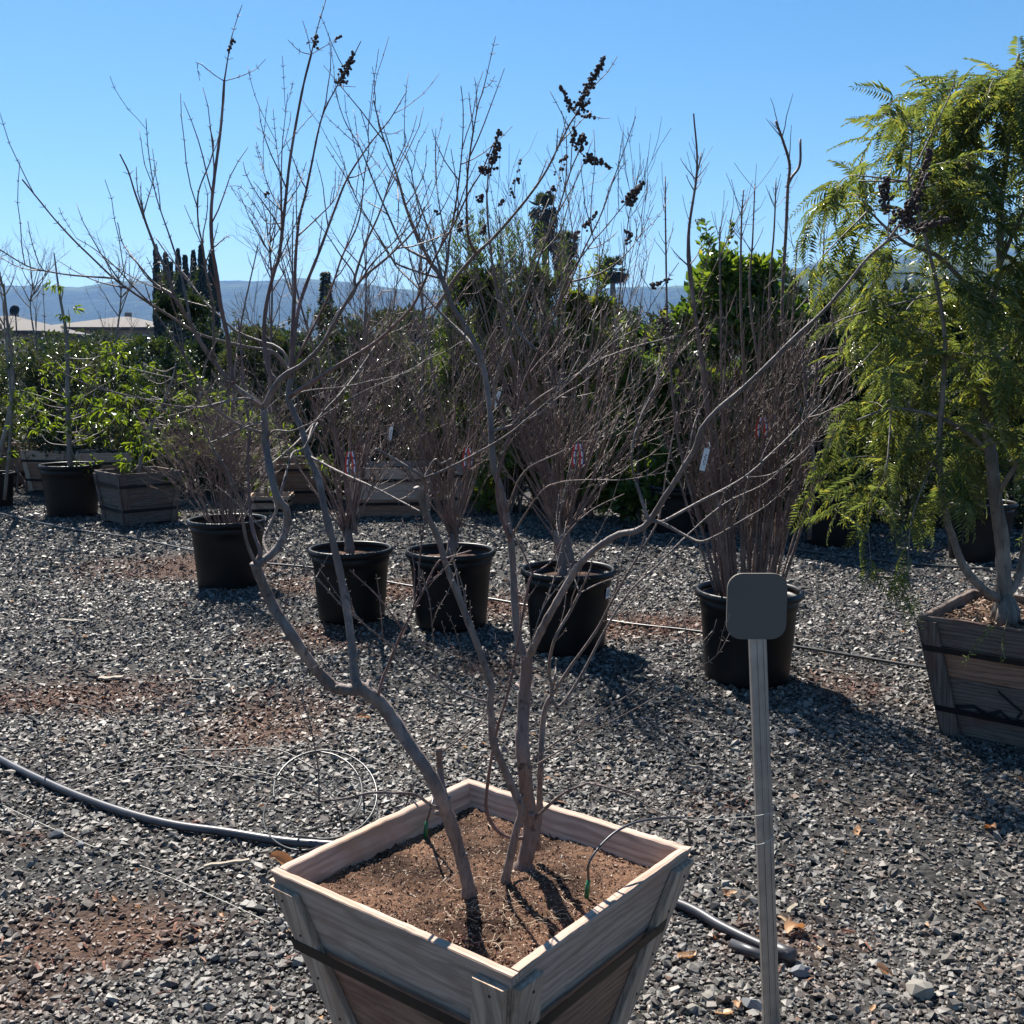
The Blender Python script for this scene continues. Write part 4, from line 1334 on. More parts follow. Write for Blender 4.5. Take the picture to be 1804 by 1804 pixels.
def side_twigs(m, p, rad, rng, n, lo, lmin, lmax, org, opp=True, lean=.75, sub=2, k=3, rscale=.6):
    L = len(p) - 1
    tg = unit(np.gradient(p, axis=0))
    for i in range(n):
        f = rng.uniform(lo, .98) * L
        a = int(f)
        b = p[a] + (p[min(a + 1, L)] - p[a]) * (f - a)
        ax = unit(np.cross(tg[a], rng.normal(size=3)))
        for sg in ((-1, 1) if opp else (1,)):
            d = unit(ax * sg * (1 - lean) * 2 + tg[a] * lean + rng.normal(0, .12, 3))
            ln = rng.uniform(lmin, lmax)
            q, rr = twiggy_stem(b, d, ln, max(.0012, rad[a] * rscale), rng, .07, 4, .08)
            m.tube(q - org, rr, k, False)
            for j in range(sub):
                c = q[rng.integers(1, 4)]
                e = unit(d + rng.normal(0, .45, 3) + np.array((0, 0, .25)))
                m.tube(np.array([c, c + e * ln * .3, c + unit(e + np.array((0, 0, .3))) * ln * .55]) - org, [.0013, .0011, .0007], 3, False)


def bare_shrub(label, pot, n, H, spread, seed, mat, r0=.0055, twigs=5, base_r=.1, trunk=None, tall=(), kink=.05, lo=.35, tl=(.08, .3), name='bare_shrub', rz=0.0):
    """many upright shoots from a pot; each shoot with its twigs is one stem"""
    c, D, _ = POTS[pot]
    org = np.array((c[0], c[1], .38 * D))
    root = thing(name, label, 'shrub', tuple(org), 0, 'bare shrubs in pots')
    rng = np.random.default_rng(seed)
    starts = []
    if trunk:
        (tx, th, tr, forks) = trunk
        p = np.array([org + (0, 0, -.03), org + (tx * .3, 0, th * .4), org + (tx, .02, th)])
        m = MB()
        sp = spline(p, 6)
        m.tube(sp - org, np.linspace(tr, tr * .75, len(sp)) * (1 + rng.normal(0, .05, len(sp))), 9)
        m.build('trunk', M['bark_brown'], root)
        for i in range(n):
            a = rng.uniform(0, 6.28)
            starts.append((sp[-1] + rng.normal(0, tr * .35, 3) - (0, 0, rng.uniform(0, th * .35)), a, rng.uniform(.2, 1)))
    else:
        for i in range(n):
            a = rng.uniform(0, 6.28)
            q = rng.uniform(0, 1) ** .6
            starts.append((org + np.array((math.cos(a), math.sin(a), 0)) * base_r * q, a, q))
    for i, (b, a, q) in enumerate(starts):
        h = H * rng.uniform(.55, 1.0)
        out = spread * q * rng.uniform(.55, 1.15)
        d = np.array((math.cos(a) * out, math.sin(a) * out, h))
        p, rad = twiggy_stem(b, d * (1.55, 1.55, .8) if trunk else d, h * 1.02, r0 * rng.uniform(.6, 1.25), rng, kink, 9, .075 if trunk else .02)
        m = MB()
        m.tube(p - org, rad, 5, False)
        side_twigs(m, p, rad, rng, twigs, lo, tl[0], tl[1], org)
        m.build('stem', M[mat], root)
    if tall and isinstance(tall[0], list):
        tall = (tall,)
    for (pts, dy, w0, w1) in tall:
        co = np.array([P(px, py, c[1] + dy * (j / (len(pts) - 1))) for j, (px, py) in enumerate(pts)])
        sp = spline(co, 5)
        m = MB()
        rad = np.linspace(w0, w1, len(sp)) * c[1] / FPX / 2
        m.tube(sp - org, rad, 5, False)
        side_twigs(m, sp, rad, rng, 6, .5, .05, .16, org, True, .7, 1)
        m.build('stem', M[mat], root)
    return root


bare_shrub('short reddish twiggy bare shrub in the leftmost nursery pot of the row', 'p1', 50, 1.02, .58, 1, 'bark_brown', .004, 7, .12, kink=.06, tl=(.08, .28),
           tall=([(408, 915), (405, 800), (420, 600), (455, 430)], .1, 7, 2), rz=0)
bare_shrub('thin bare shrub with red, white and blue ribbon, in the second pot of the row', 'p2', 34, 1.55, .6, 2, 'bark_brown', .0052, 7, .1, trunk=(-.02, .16, .032, 3), kink=.06,
           tall=([(628, 940), (600, 800), (560, 640), (525, 520), (505, 420)], -.1, 8, 2), lo=.25)
bare_shrub('bare many-stemmed shrub in the middle pot of the row', 'p3', 34, 1.6, .6, 3, 'bark_brown', .006, 7, .1, trunk=(.02, .14, .035, 3), kink=.06, lo=.25,
           tall=([(805, 965), (790, 800), (760, 640), (740, 500), (745, 420)], .1, 8, 2))
bare_shrub('large bare shrub with a leaning thick trunk, spreading wide behind the front tree', 'p4', 50, 2.0, .8, 4, 'bark_brown', .0058, 7, .1, trunk=(-.04, .26, .055, 5), kink=.055, lo=.22, tl=(.1, .36),
           tall=([(1000, 985), (960, 800), (900, 620), (870, 480), (858, 360), (862, 290)], .2, 10, 2), )
bare_shrub('dense upright bare shrub of straight reddish shoots, behind the grey sign', 'p5', 72, 1.5, .36, 5, 'bark_brown', .0054, 6, .15, kink=.028, lo=.3, tl=(.07, .25),
           tall=([(1290, 1050), (1262, 850), (1240, 650), (1212, 450), (1228, 300), (1222, 200)], -.15, 10, 2.5), )
r5 = [o for o in bpy.data.objects if o.get('label', '').startswith('dense upright bare')][0]
c5 = POTS['p5'][0]
org5 = np.array((c5[0], c5[1], .38))
rng = np.random.default_rng(55)
for pts, dy, w0, w1 in (([(1275, 1060), (1200, 800), (1178, 600), (1173, 430), (1172, 312)], .1, 9, 3), ([(1300, 1060), (1250, 760), (1222, 520), (1215, 400), (1235, 270)], .15, 9, 3),
                        ([(1340, 1060), (1320, 800), (1306, 560), (1306, 400), (1310, 335)], -.1, 10, 3), ([(1345, 1060), (1350, 760), (1322, 540), (1326, 420), (1330, 325)], .15, 9, 3),
                        ([(1360, 1060), (1375, 760), (1355, 560), (1364, 400), (1367, 320)], -.1, 9, 3), ([(1360, 1060), (1390, 700), (1378, 560), (1385, 400), (1388, 330), (1391, 290), (1380, 250), (1367, 214)], -.2, 10, 6),
                        ([(1360, 1060), (1420, 760), (1395, 640), (1400, 500), (1405, 425)], .1, 8, 3), ([(1300, 1060), (1275, 780), (1270, 560), (1268, 460), (1268, 400)], 0, 8, 3),
                        ([(1350, 1060), (1430, 720), (1440, 560), (1450, 460), (1452, 400)], .2, 8, 3)):
    co = np.array([P(px, py, c5[1] + dy * (j / (len(pts) - 1))) for j, (px, py) in enumerate(pts)])
    sp = spline(co, 6)
    m = MB()
    rad = np.linspace(w0, w1, len(sp)) * c5[1] / FPX / 2 * .68
    m.tube(sp - org5, rad, 6)
    side_twigs(m, sp, rad, rng, 4, .66, .06, .2, org5, True, .74, 0, rscale=.5)
    tg = unit(np.gradient(sp, axis=0))
    for k in range(6, len(sp)):
        ax = unit(np.cross(tg[k], rng.normal(size=3)))
        for sg in (-1, 1):
            m.tube([sp[k] - org5, sp[k] + ax * sg * (rad[k] + .009) - org5], [.002, .001], 3, False)
    m.build('stem', M['bark_brown'], r5)
m = MB()
co = np.array([P(*q, c5[1] - .1) for q in ((1386, 330), (1395, 312), (1409, 290), (1410, 245))])
m.tube(spline(co, 5) - org5, np.linspace(.008, .005, 16), 5)
m.build('stem', M['bark_brown'], r5)

# seed heads on the large shrub behind
r4 = [o for o in bpy.data.objects if o.get('label', '').startswith('large bare shrub')][0]
c4 = POTS['p4'][0]
org4 = np.array((c4[0], c4[1], .38 * POTS['p4'][1]))
for pts, wd, n in (([(905, 345), (912, 300), (918, 280)], 8, 18), ([(985, 310), (990, 285), (1000, 275)], 12, 22), ([(972, 340), (976, 325)], 8, 16), ([(1030, 400), (1042, 385), (1052, 372)], 8, 26),
                   ([(1012, 415), (1020, 408)], 7, 14), ([(810, 405), (815, 385)], 6, 16), ([(880, 360), (886, 352)], 9, 10), ([(770, 378), (768, 372)], 7, 8)):
    seed_head(pts, c4[1], wd, n, r4, org4, .0085)


# ================================================================== LEAVES
LEAF2 = (np.array([(0, 0, 0), (.5, -.5, .06), (1, 0, -.06), (.5, .5, .06)]), np.array([(0, 1, 2), (0, 2, 3)]))
LEAF4 = (np.array([(0, 0, 0), (.3, -.42, .07), (.68, -.4, .03), (1, 0, -.16), (.68, .4, .03), (.3, .42, .07), (.5, 0, -.03)]),
         np.array([(0, 1, 6), (1, 2, 6), (2, 3, 6), (3, 4, 6), (4, 5, 6), (5, 0, 6)]))


def leaves(base, d, nrm, ln, wd, tpl=LEAF2):
    """leaf cards as bent blades: base points, directions, up-normals, lengths, widths"""
    v, f = tpl
    d = unit(d)
    s = unit(np.cross(nrm, d))
    n2 = np.cross(d, s)
    co = base[:, None, :] + ln[:, None, None] * (v[None, :, 0, None] * d[:, None, :] + v[None, :, 2, None] * n2[:, None, :]) + (wd[:, None, None] * v[None, :, 1, None]) * s[:, None, :]
    n = len(base)
    fs = (f[None] + (np.arange(n) * len(v))[:, None, None]).reshape(-1, 3)
    return co.reshape(-1, 3), fs


def bush(name, label, px, hw, ytop, ybot, Y, n, ln, mat, seed, asp=.42, clumps=34, bark='bark_brown', cat='bush', depth=.8, droop=.0, tpl=LEAF2, upward=.25, flat=.0, bare=10, fill=.5, shoots=16, slen=.5):
    """leafy bush as a lumpy crown of separate leaves on a few limbs"""
    rng = np.random.default_rng(seed)
    top, bot = P(px, ytop, Y), P(px, ybot, Y)
    w = hw * Y / FPX
    h = top[2]
    base = np.array((top[0], Y, 0.0))
    n = int(n * 1.5)
    ln = ln * 1.42
    root = thing(name, label, cat, tuple(base))
    cs = []
    for i in range(clumps):
        a = rng.uniform(0, 6.28)
        zz = rng.uniform(.05, 1.0)
        prof = math.sqrt(max(.05, 1 - (max(0, zz - .45) / .6) ** 2))
        q = rng.uniform(.25, 1) ** .5
        cs.append((math.cos(a) * w * prof * q * .82, math.sin(a) * w * depth * prof * q * .82, zz * h * .88, w * rng.uniform(.16, .34) * (1.15 - .45 * zz)))
    cs = np.array(cs)
    which = rng.integers(0, clumps, n)
    dirn = unit(rng.normal(size=(n, 3)))
    rad = cs[which, 3] * rng.uniform(fill, 1.12, n)
    pos = cs[which, :3] + dirn * rad[:, None] * (1, 1, .9)
    pos[:, 2] = np.maximum(pos[:, 2], .02)
    d = unit(dirn * .7 + rng.normal(0, .5, (n, 3)) + np.array((0, 0, upward - droop)))
    nr = unit(rng.normal(0, .6, (n, 3)) + np.array((0, 0, 1.0)))
    L = ln * rng.uniform(.6, 1.25, n)
    co, f = leaves(pos, d, nr, L, L * asp, tpl)
    # leafy shoots that break the outline
    vv, ff, o_ = [co], [f], len(co)
    sh = MB()
    for i in range(shoots):
        c = cs[rng.integers(0, clumps)]
        if c[2] < h * .45 and shoots < 30:
            c = cs[np.argsort(-cs[:, 2])[rng.integers(0, max(3, clumps // 3))]]
        b0 = c[:3] + rng.normal(0, .3, 3) * c[3]
        L0 = min(slen * h * rng.uniform(.25, .6), max(.1, h * 1.06 - b0[2]))
        dd = unit(np.array((rng.normal(0, .22), rng.normal(0, .22), 1.0)))
        nl = int(L0 / ln * 7)
        if nl < 3:
            continue
        tt = np.sort(rng.uniform(0, 1, nl))
        pp = b0 + tt[:, None] * L0 * dd
        sh.tube([b0, b0 + dd * L0], [.005, .002], 3, False)
        a_ = rng.uniform(0, 6.28, nl)
        d2 = np.stack([np.cos(a_), np.sin(a_), rng.uniform(.1, .9, nl) + upward], -1)
        l2 = ln * rng.uniform(.6, 1.1, nl) * (1.1 - .4 * tt)
        c2, f2 = leaves(pp, d2, rng.normal(0, .5, (nl, 3)) + (0, 0, 1), l2, l2 * asp, tpl)
        vv.append(c2)
        ff.append(f2 + o_)
        o_ += len(c2)
    co, f = np.concatenate(vv), np.concatenate(ff)
    if sh.n:
        s_o = sh.build('shoot', M[bark], root)
        s_o['kind'] = 'stuff'
    crown = link('crown', fast_mesh('crown', co, f), M[mat], root)
    crown['kind'] = 'stuff'
    m = MB()
    for i in range(bare):
        c = cs[rng.integers(0, clumps)]
        b = np.array((rng.normal(0, w * .1), rng.normal(0, w * .08), -max(0, .0)))
        mid = (b + c[:3]) / 2 + rng.normal(0, w * .06, 3)
        sp = spline([b, mid, c[:3] * (1, 1, 1.04)], 5)
        m.tube(sp, np.linspace(.016, .004, len(sp)), 5, False)
    lo_ = m.build('limb', M[bark], root)
    lo_['kind'] = 'stuff'
    return root


# row of green behind the pots, left to right
bush('olive_shrub', 'grey green leafy shrub at the left edge below the tan roof', 20, 120, 590, 790, 13.0, 6500, .05, 'lf_olive', 101, .35)
bush('olive_shrub', 'grey green shrub with glossy leaves behind the leafy sapling', 170, 130, 590, 800, 13.4, 7000, .05, 'lf_olive', 102, .35)
bush('olive_shrub', 'taller grey green shrub in front of the cypress group', 318, 110, 490, 800, 13.0, 8000, .055, 'lf_dark', 103, .38)
bush('olive_shrub', 'dark green shrub left of the tall red tipped shrub', 440, 110, 560, 830, 12.6, 7500, .05, 'lf_olive', 104, .36)
bush('red_tip_shrub', 'tall dark shrub with reddish tips in front of the blue hill', 590, 95, 515, 840, 12.4, 7500, .055, 'lf_dark', 105, .4)
bush('olive_shrub', 'dark grey green shrub behind the third nursery pot', 700, 100, 560, 850, 12.0, 7500, .05, 'lf_olive', 106, .36)
bush('feathery_shrub', 'tall feathery green shrub behind the main stem of the bare tree', 845, 85, 405, 860, 11.4, 9000, .075, 'lf_grass', 107, .17, upward=.7, shoots=90, slen=.9, clumps=44, bare=16)
bush('feathery_shrub', 'tall dark feathery shrub beneath the two near palms', 960, 90, 420, 870, 11.0, 9000, .075, 'lf_grass', 108, .18, upward=.7, shoots=90, slen=.9, clumps=44, bare=16)
bush('yellow_shrub', 'yellow green shrub right of the feathery shrubs', 1035, 80, 478, 870, 10.6, 8500, .06, 'lf_yell', 109, .42)
bush('yellow_shrub', 'smaller yellow green shrub half hidden behind the bare stems', 900, 85, 560, 880, 10.8, 6500, .055, 'lf_yell', 110, .42)
bush('citrus_bush', 'low glossy green bush in front of the far hillside', 1160, 90, 560, 900, 10.0, 7500, .075, 'lf_mid', 111, .45, tpl=LEAF2)
bush('citrus_bush', 'dense rounded green citrus bush behind the upright bare shrub', 1305, 145, 418, 900, 9.9, 13000, .085, 'lf_mid', 112, .45, clumps=52, fill=.3)
bush('citrus_bush', 'dark green bush filling the gap left of the pepper tree', 1440, 110, 500, 890, 10.3, 9000, .08, 'lf_dark', 113, .45, clumps=40, fill=.3)
bush('dark_shrub', 'dark shrub seen through the fronds of the pepper tree', 1640, 150, 470, 930, 10.2, 9000, .07, 'lf_dark', 114, .4, clumps=44)
bush('dark_shrub', 'dark shrub at the right edge behind the pepper tree', 1800, 130, 500, 950, 10.0, 7000, .07, 'lf_dark', 115, .4, clumps=40)
bush('olive_shrub', 'grey green shrub closing the hedge beyond the left edge', -140, 120, 590, 790, 13.2, 4500, .05, 'lf_olive', 131, .35)
bush('olive_shrub', 'outermost grey green shrub of the hedge beyond the left edge', -330, 130, 585, 790, 13.6, 4500, .05, 'lf_olive', 132, .35)
bush('dark_shrub', 'dark shrub of the hedge beyond the right edge', 1960, 140, 500, 950, 10.6, 5000, .07, 'lf_dark', 133, .4)
# second, farther row closes the gaps
bush('far_shrub', 'distant dark hedge shrub left of the cypress group', 60, 190, 592, 720, 18, 6000, .08, 'lf_dark', 121, .4)
bush('far_shrub', 'dark hedge shrub filling the gap below the cypress group', 250, 120, 585, 720, 15.5, 5000, .07, 'lf_dark', 126, .4)
bush('far_shrub', 'dark hedge shrub behind the red tipped shrub', 520, 120, 575, 720, 15, 5500, .07, 'lf_dark', 127, .4)
bush('far_shrub', 'dark hedge shrub behind the middle nursery pot', 770, 120, 545, 720, 14.5, 5500, .07, 'lf_dark', 128, .4)
bush('far_shrub', 'dark hedge shrub between the yellow green and the citrus bushes', 1110, 120, 560, 720, 13, 5500, .07, 'lf_dark', 129, .4)
bush('far_shrub', 'distant dark hedge shrub right of the cypress group', 420, 170, 600, 720, 18, 4500, .08, 'lf_dark', 122, .4)
bush('far_shrub', 'distant brownish hedge shrub below the far conifer', 660, 160, 565, 720, 18, 4500, .08, 'lf_olive', 123, .4)
bush('far_shrub', 'distant hedge shrub below the right hand palm', 1100, 170, 540, 720, 18, 5000, .08, 'lf_dark', 124, .4)
bush('far_shrub', 'distant hedge shrub behind the dense citrus bush', 1420, 190, 520, 730, 18, 5000, .08, 'lf_dark', 125, .4)

# bare twiggy saplings standing among the back rows
def bare_sapling(label, px, ybot, ytop, Y, seed, n, hw, mat='bark_grey'):
    rng = np.random.default_rng(seed)
    b, t = P(px, ybot, Y), P(px, ytop, Y)
    b[2] = max(b[2], 0)
    root = thing('bare_sapling', label, 'tree', tuple(b))
    m = MB()
    sp = spline([b, b + (t - b) * .45 + rng.normal(0, .04, 3), b + (t - b) * .8 + rng.normal(0, .05, 3), t], 6)
    rad = np.linspace(.02, .004, len(sp))
    m.tube(sp - b, rad, 6)
    m.build('trunk', M[mat], root)
    for i in range(n):
        k = rng.integers(4, len(sp) - 1)
        a = rng.uniform(0, 6.28)
        d = np.array((math.cos(a), math.sin(a) * .8, rng.uniform(.5, 1.6)))
        p, rr = twiggy_stem(sp[k], d, hw * Y / FPX * rng.uniform(.5, 1.2), .008, rng, .1, 7, .12)
        q = MB()
        q.tube(p - b, rr, 4, False)
        side_twigs(q, p, rr, rng, 5, .25, .12, .4, b, False, .6, 2)
        q.build('branch', M[mat], root)
    return root


bare_sapling('bare leafless sapling at the left edge in front of the roofs', 8, 880, 498, 11.2, 201, 14, 95)
bare_sapling('bare sapling rising before the tan roof', 60, 760, 500, 14.5, 202, 16, 90)
bare_sapling('bare sapling between the tan roof and the cypress group', 205, 780, 480, 14.0, 203, 16, 90)
bare_sapling('bare sapling in front of the blue hill left of the far conifer', 470, 830, 400, 11.8, 204, 20, 110, 'bark_brown')
bare_sapling('bare reddish sapling in front of the far conifer', 640, 850, 420, 11.5, 205, 20, 120, 'bark_brown')
bare_sapling('bare reddish sapling left of the feathery shrubs', 740, 860, 410, 11.2, 206, 20, 110, 'bark_brown')
bare_sapling('short bare reddish sapling right of the upright shrub', 1425, 950, 640, 8.6, 207, 18, 110, 'bark_brown')

# ---- saplings with bright spring leaves: every tuft is a part
TUFTS = []
for s in range(5):
    rng = np.random.default_rng(300 + s)
    vs, fs, off = [], [], 0
    for j in range(6):
        a = rng.uniform(0, 6.28)
        el = rng.uniform(-.5, .6)
        d = np.array((math.cos(a) * math.cos(el), math.sin(a) * math.cos(el), math.sin(el)))
        st = d * .03
        tip = st + d * .05 + np.array((0, 0, -.02))
        for q in range(5):                     # a hand of five leaflets
            e = unit(d + rng.normal(0, .55, 3) + np.array((0, 0, -.25)))
            co, f = leaves(np.array([tip]), np.array([e]), np.array([unit(rng.normal(0, .3, 3) + np.array((0, 0, 1)))]), np.array([rng.uniform(.07, .12)]), np.array([rng.uniform(.022, .036)]), LEAF4)
            vs.append(co)
            fs.append(f + off)
            off += len(co)
    me = fast_mesh('leaf_tuft', np.concatenate(vs), np.concatenate(fs))
    me.materials.append(M['lf_bright'])
    TUFTS.append(me)


def tuft_tree(name, label, base, trunk_px, Y, tufts, seed, scale=1.0, trunk_r=(.03, .006), bark='bark_grey', jitter=.35, spread=.5):
    rng = np.random.default_rng(seed)
    root = thing(name, label, 'tree', tuple(base))
    co = np.array([P(x, y, Y) for x, y in trunk_px])
    co[0] = base
    sp = spline(co, 6)
    m = MB()
    m.tube(sp - base, np.linspace(*trunk_r, len(sp)), 7)
    m.build('trunk', M[bark], root)
    for i, (x, y) in enumerate(tufts):
        p = P(x, y, Y + rng.uniform(-spread, spread))
        below = np.where(sp[:, 2] < p[2] - .02)[0]
        k = below[-1] if len(below) else 2
        k = max(2, int(k - rng.integers(0, 4)))
        st = sp[min(k, len(sp) - 1)]
        mid = (st + p) / 2 + rng.normal(0, .05, 3) + np.array((0, 0, -.03))
        q = MB()
        bs = spline([st, mid, p], 5)
        q.tube(bs - base, np.linspace(.006, .0025, len(bs)), 4, False)
        q.build('branch', M[bark], root)
        for e in range(1):
            o = link('leaf_tuft', TUFTS[int(rng.integers(0, 5))], None, root)
            o.location = p - base + rng.normal(0, .05 * e, 3)
            o.rotation_euler = (rng.uniform(-jitter, jitter), rng.uniform(-jitter, jitter), rng.uniform(0, 6.28))
            o['kind'] = 'stuff'
            s = scale * rng.uniform(.6, 1.0)
            o.scale = (s, s, s)
    return root


cB = POTS['B'][0]
tuft_tree('leafy_sapling', 'slender sapling with bright green leaf tufts in a black pot', np.array((cB[0], cB[1], .45)), [(122, 838), (119, 700), (118, 600), (105, 520), (95, 445)], cB[1],
          [(100, 637), (135, 612), (87, 654), (137, 654), (172, 660), (197, 600), (202, 620), (37, 687), (72, 684), (32, 712), (150, 694), (127, 719), (92, 724), (85, 737), (162, 722), (72, 749), (107, 747), (142, 734), (132, 769),
           (175, 769), (180, 722), (155, 815), (210, 690), (222, 655), (60, 700), (110, 700), (170, 745), (120, 545), (95, 500), (190, 700), (205, 735), (30, 750), (60, 730)], 401)
cC = np.array(CB.root.location)
tuft_tree('leafy_shrub', 'bright yellow green leafy shrub growing from the dark wooden planter box', np.array((cC[0], cC[1], .44)), [(247, 830), (255, 780), (275, 730), (300, 680), (310, 640)], cC[1],
          [(225, 809), (249, 759), (240, 779), (259, 747), (277, 754), (300, 742), (322, 744), (349, 742), (359, 757), (282, 834), (300, 839), (262, 717), (287, 717), (312, 742), (349, 712), (332, 662), (349, 665), (240, 652),
           (252, 640), (200, 640), (288, 866), (277, 880), (302, 894), (266, 866), (305, 839), (230, 720), (215, 700), (245, 690), (310, 700), (330, 690), (320, 770), (290, 780), (265, 790), (340, 790), (360, 720), (275, 860), (380, 700), (218, 800), (232, 818)], 402, 1.0, (.022, .006))
e0 = G(470, 905)
tuft_tree('leafy_shrub', 'bright yellow green leafy shrub behind the leftmost twiggy shrub', np.array((e0[0], e0[1], .16)), [(470, 880), (465, 820), (455, 760), (440, 710), (430, 690)], e0[1],
          [(483, 741), (494, 749), (472, 771), (477, 793), (500, 752), (516, 796), (558, 807), (566, 813), (464, 843), (375, 746), (378, 774), (394, 768), (410, 730), (430, 745), (450, 735), (420, 770), (440, 800), (400, 800),
           (471, 855), (455, 760), (385, 720), (415, 705), (470, 730), (500, 780), (405, 745), (365, 770), (440, 770)], 403, 1.0, (.02, .006))
cA = POTS['A'][0]
tuft_tree('leafy_sapling', 'grey trunked sapling with few green tufts in the pot at the left edge', np.array((cA[0], cA[1], .33)), [(5, 815), (14, 740), (22, 660), (12, 560), (6, 500)], cA[1],
          [(10, 799), (18, 690), (8, 640), (35, 600)], 404, .8, (.03, .01))


# ================================================================== PEPPER TREE
def frond_variant(seed, npair=13, L=.19):
    r = np.random.default_rng(seed)
    t = np.linspace(0, 1, npair + 2)
    ax = np.stack([L * t * (1 - .12 * t), np.zeros_like(t), -.32 * L * t ** 1.8], -1)
    m = MB()
    m.tube(ax, np.linspace(.0009, .0005, len(ax)), 3, False)
    for i in range(1, len(ax)):
        f = math.sin(min(1, .25 + t[i] * .9) * math.pi) * .55 + .5
        for sg in (-1, 1):
            d = unit(np.array((.62 + r.normal(0, .08), sg * 1.0, -.18 + r.normal(0, .14))))
            if i == len(ax) - 1 and sg == 1:
                d = unit(np.array((1, .05, -.5)))
            ln = .047 * f * r.uniform(.85, 1.12)
            co, fc = leaves(ax[i:i + 1], d[None], np.array([[0, r.normal(0, .35), 1.0]]), np.array([ln]), np.array([ln * .17]))
            co[:, 2] -= np.array((0, .0, .006, .0))
            m.add(co, fc)
    return np.concatenate(m.v), np.concatenate(m.f)


FV = [frond_variant(500 + s, 11 + s % 4, .16 + .02 * (s % 4)) for s in range(6)]
FM = []
for v, f in FV:
    me = fast_mesh('frond', v, f)
    me.materials.append(M['lf_pepper'])
    FM.append(me)
TY = ctr2[1]
pep = thing('pepper_tree', 'green pepper tree with drooping feathery fronds in the dark planter box', 'tree', (ctr2[0], ctr2[1], .455))
PO = np.array((ctr2[0], ctr2[1], .455))
PT = [('trunk', [(1764, 1085), (1768, 1024), (1765, 952), (1754, 880), (1743, 772), (1732, 700), (1724, 618), (1742, 540), (1760, 482), (1763, 365), (1775, 267), (1787, 150), (1795, 95)], 0, -.05, 30, 5),
      ('limb', [(1758, 1055), (1725, 1031), (1696, 995), (1678, 945), (1667, 909), (1655, 808), (1660, 700), (1665, 600), (1650, 500), (1625, 400), (1600, 320)], -.02, -.3, 17, 4),
      ('limb', [(1772, 1050), (1800, 1000), (1812, 900), (1810, 780), (1825, 640), (1840, 480)], 0, .1, 20, 5),
      ('limb', [(1742, 560), (1700, 500), (1650, 450), (1600, 430), (1560, 400), (1530, 370)], 0, -.15, 11, 3),
      ('limb', [(1738, 700), (1690, 640), (1630, 590), (1570, 560), (1520, 560)], 0, .25, 10, 3),
      ('limb', [(1763, 380), (1725, 320), (1690, 260), (1670, 200), (1660, 165)], 0, .1, 9, 3),
      ('limb', [(1760, 470), (1790, 400), (1830, 330), (1870, 300)], 0, -.2, 9, 3),
      ('limb', [(1745, 800), (1700, 760), (1640, 730), (1570, 720), (1510, 740)], 0, -.35, 9, 3),
      ('limb', [(1752, 880), (1790, 820), (1840, 760), (1900, 720)], 0, -.3, 10, 3),
      ('limb', [(1740, 640), (1790, 600), (1860, 560), (1930, 560)], 0, .2, 9, 3)]
LIMB = []
rng = np.random.default_rng(61)
for nm, pts, y0, y1, w0, w1 in PT:
    t = np.linspace(0, 1, len(pts))
    co = np.array([P(x, y, TY + y0 + (y1 - y0) * q) for (x, y), q in zip(pts, t)])
    sp = spline(co, 6)
    m = MB()
    m.tube(sp - PO, np.linspace(w0, w1, len(sp)) * TY / FPX / 2 * (1 + rng.normal(0, .04, len(sp))), 8)
    m.build(nm, M['bark_grey'], pep)
    LIMB.append(sp[6:])
LP = np.concatenate(LIMB)
# gnarled foot
m = MB()
for i in range(9):
    a = rng.uniform(0, 6.28)
    p0 = P(1766, 1080, TY) + np.array((math.cos(a) * .05, math.sin(a) * .05, -.04))
    m.tube(np.array([p0, p0 + (0, 0, .05), p0 + np.array((-math.cos(a) * .03, -math.sin(a) * .03, .12))]) - PO, [.03, .024, .012], 6)
m.build('root_flare', M['bark_grey'], pep)

# hanging shoots fill the crown; outline follows the photograph's left edge and mirrors to the right
def crown_half(z):
    """crown radius at height z"""
    return np.interp(z, [.45, .8, 1.1, 1.5, 1.9, 2.1, 2.3, 2.5, 2.7], [.26, .46, .56, .66, .62, .56, .48, .30, .05])


FR = []          # frond transforms: position, direction, normal, scale
tws = MB()
axis_x = P(1752, 600, TY)[0]
for i in range(165):
    z = .98 + 1.62 * rng.uniform(0, 1) ** .85
    a = rng.uniform(0, 6.28)
    rr = crown_half(z) * rng.uniform(.12, 1) ** .5 * (1 + .12 * math.sin(a * 3 + z * 5))
    tip = np.array((axis_x + math.cos(a) * rr, TY + math.sin(a) * rr * .85, z))
    d0 = LP[np.argmin(((LP - tip) ** 2).sum(1) + np.where(LP[:, 2] > tip[2] + .25, 1.0, 0))]
    out = unit(tip - d0 + np.array((0, 0, .001)))
    ln = rng.uniform(.22, .46)
    st = tip - out * min(.25, np.linalg.norm(tip - d0))
    p = [st]
    d = unit(out * .8 + np.array((0, 0, .55)) + rng.normal(0, .2, 3))
    for k in range(9):
        d = unit(d + np.array((0, 0, -.26)) + rng.normal(0, .08, 3))
        p.append(p[-1] + d * ln / 9)
    p = np.array(p)
    tws.tube(p - PO, np.linspace(.0026, .001, len(p)), 3, False)
    if np.linalg.norm(st - d0) > .02:
        tws.tube(spline([d0, (d0 + st) / 2 + np.array((0, 0, .03)), st], 3) - PO, np.linspace(.004, .0026, 7), 3, False)
    for k in range(1, 10):
        for e in range(1 if k % 3 else 2):
            dd = unit(unit(p[k] - p[k - 1]) * .75 + rng.normal(0, .5, 3) + np.array((0, 0, -.12)))
            FR.append((p[k], dd, rng.uniform(.65, 1.15)))
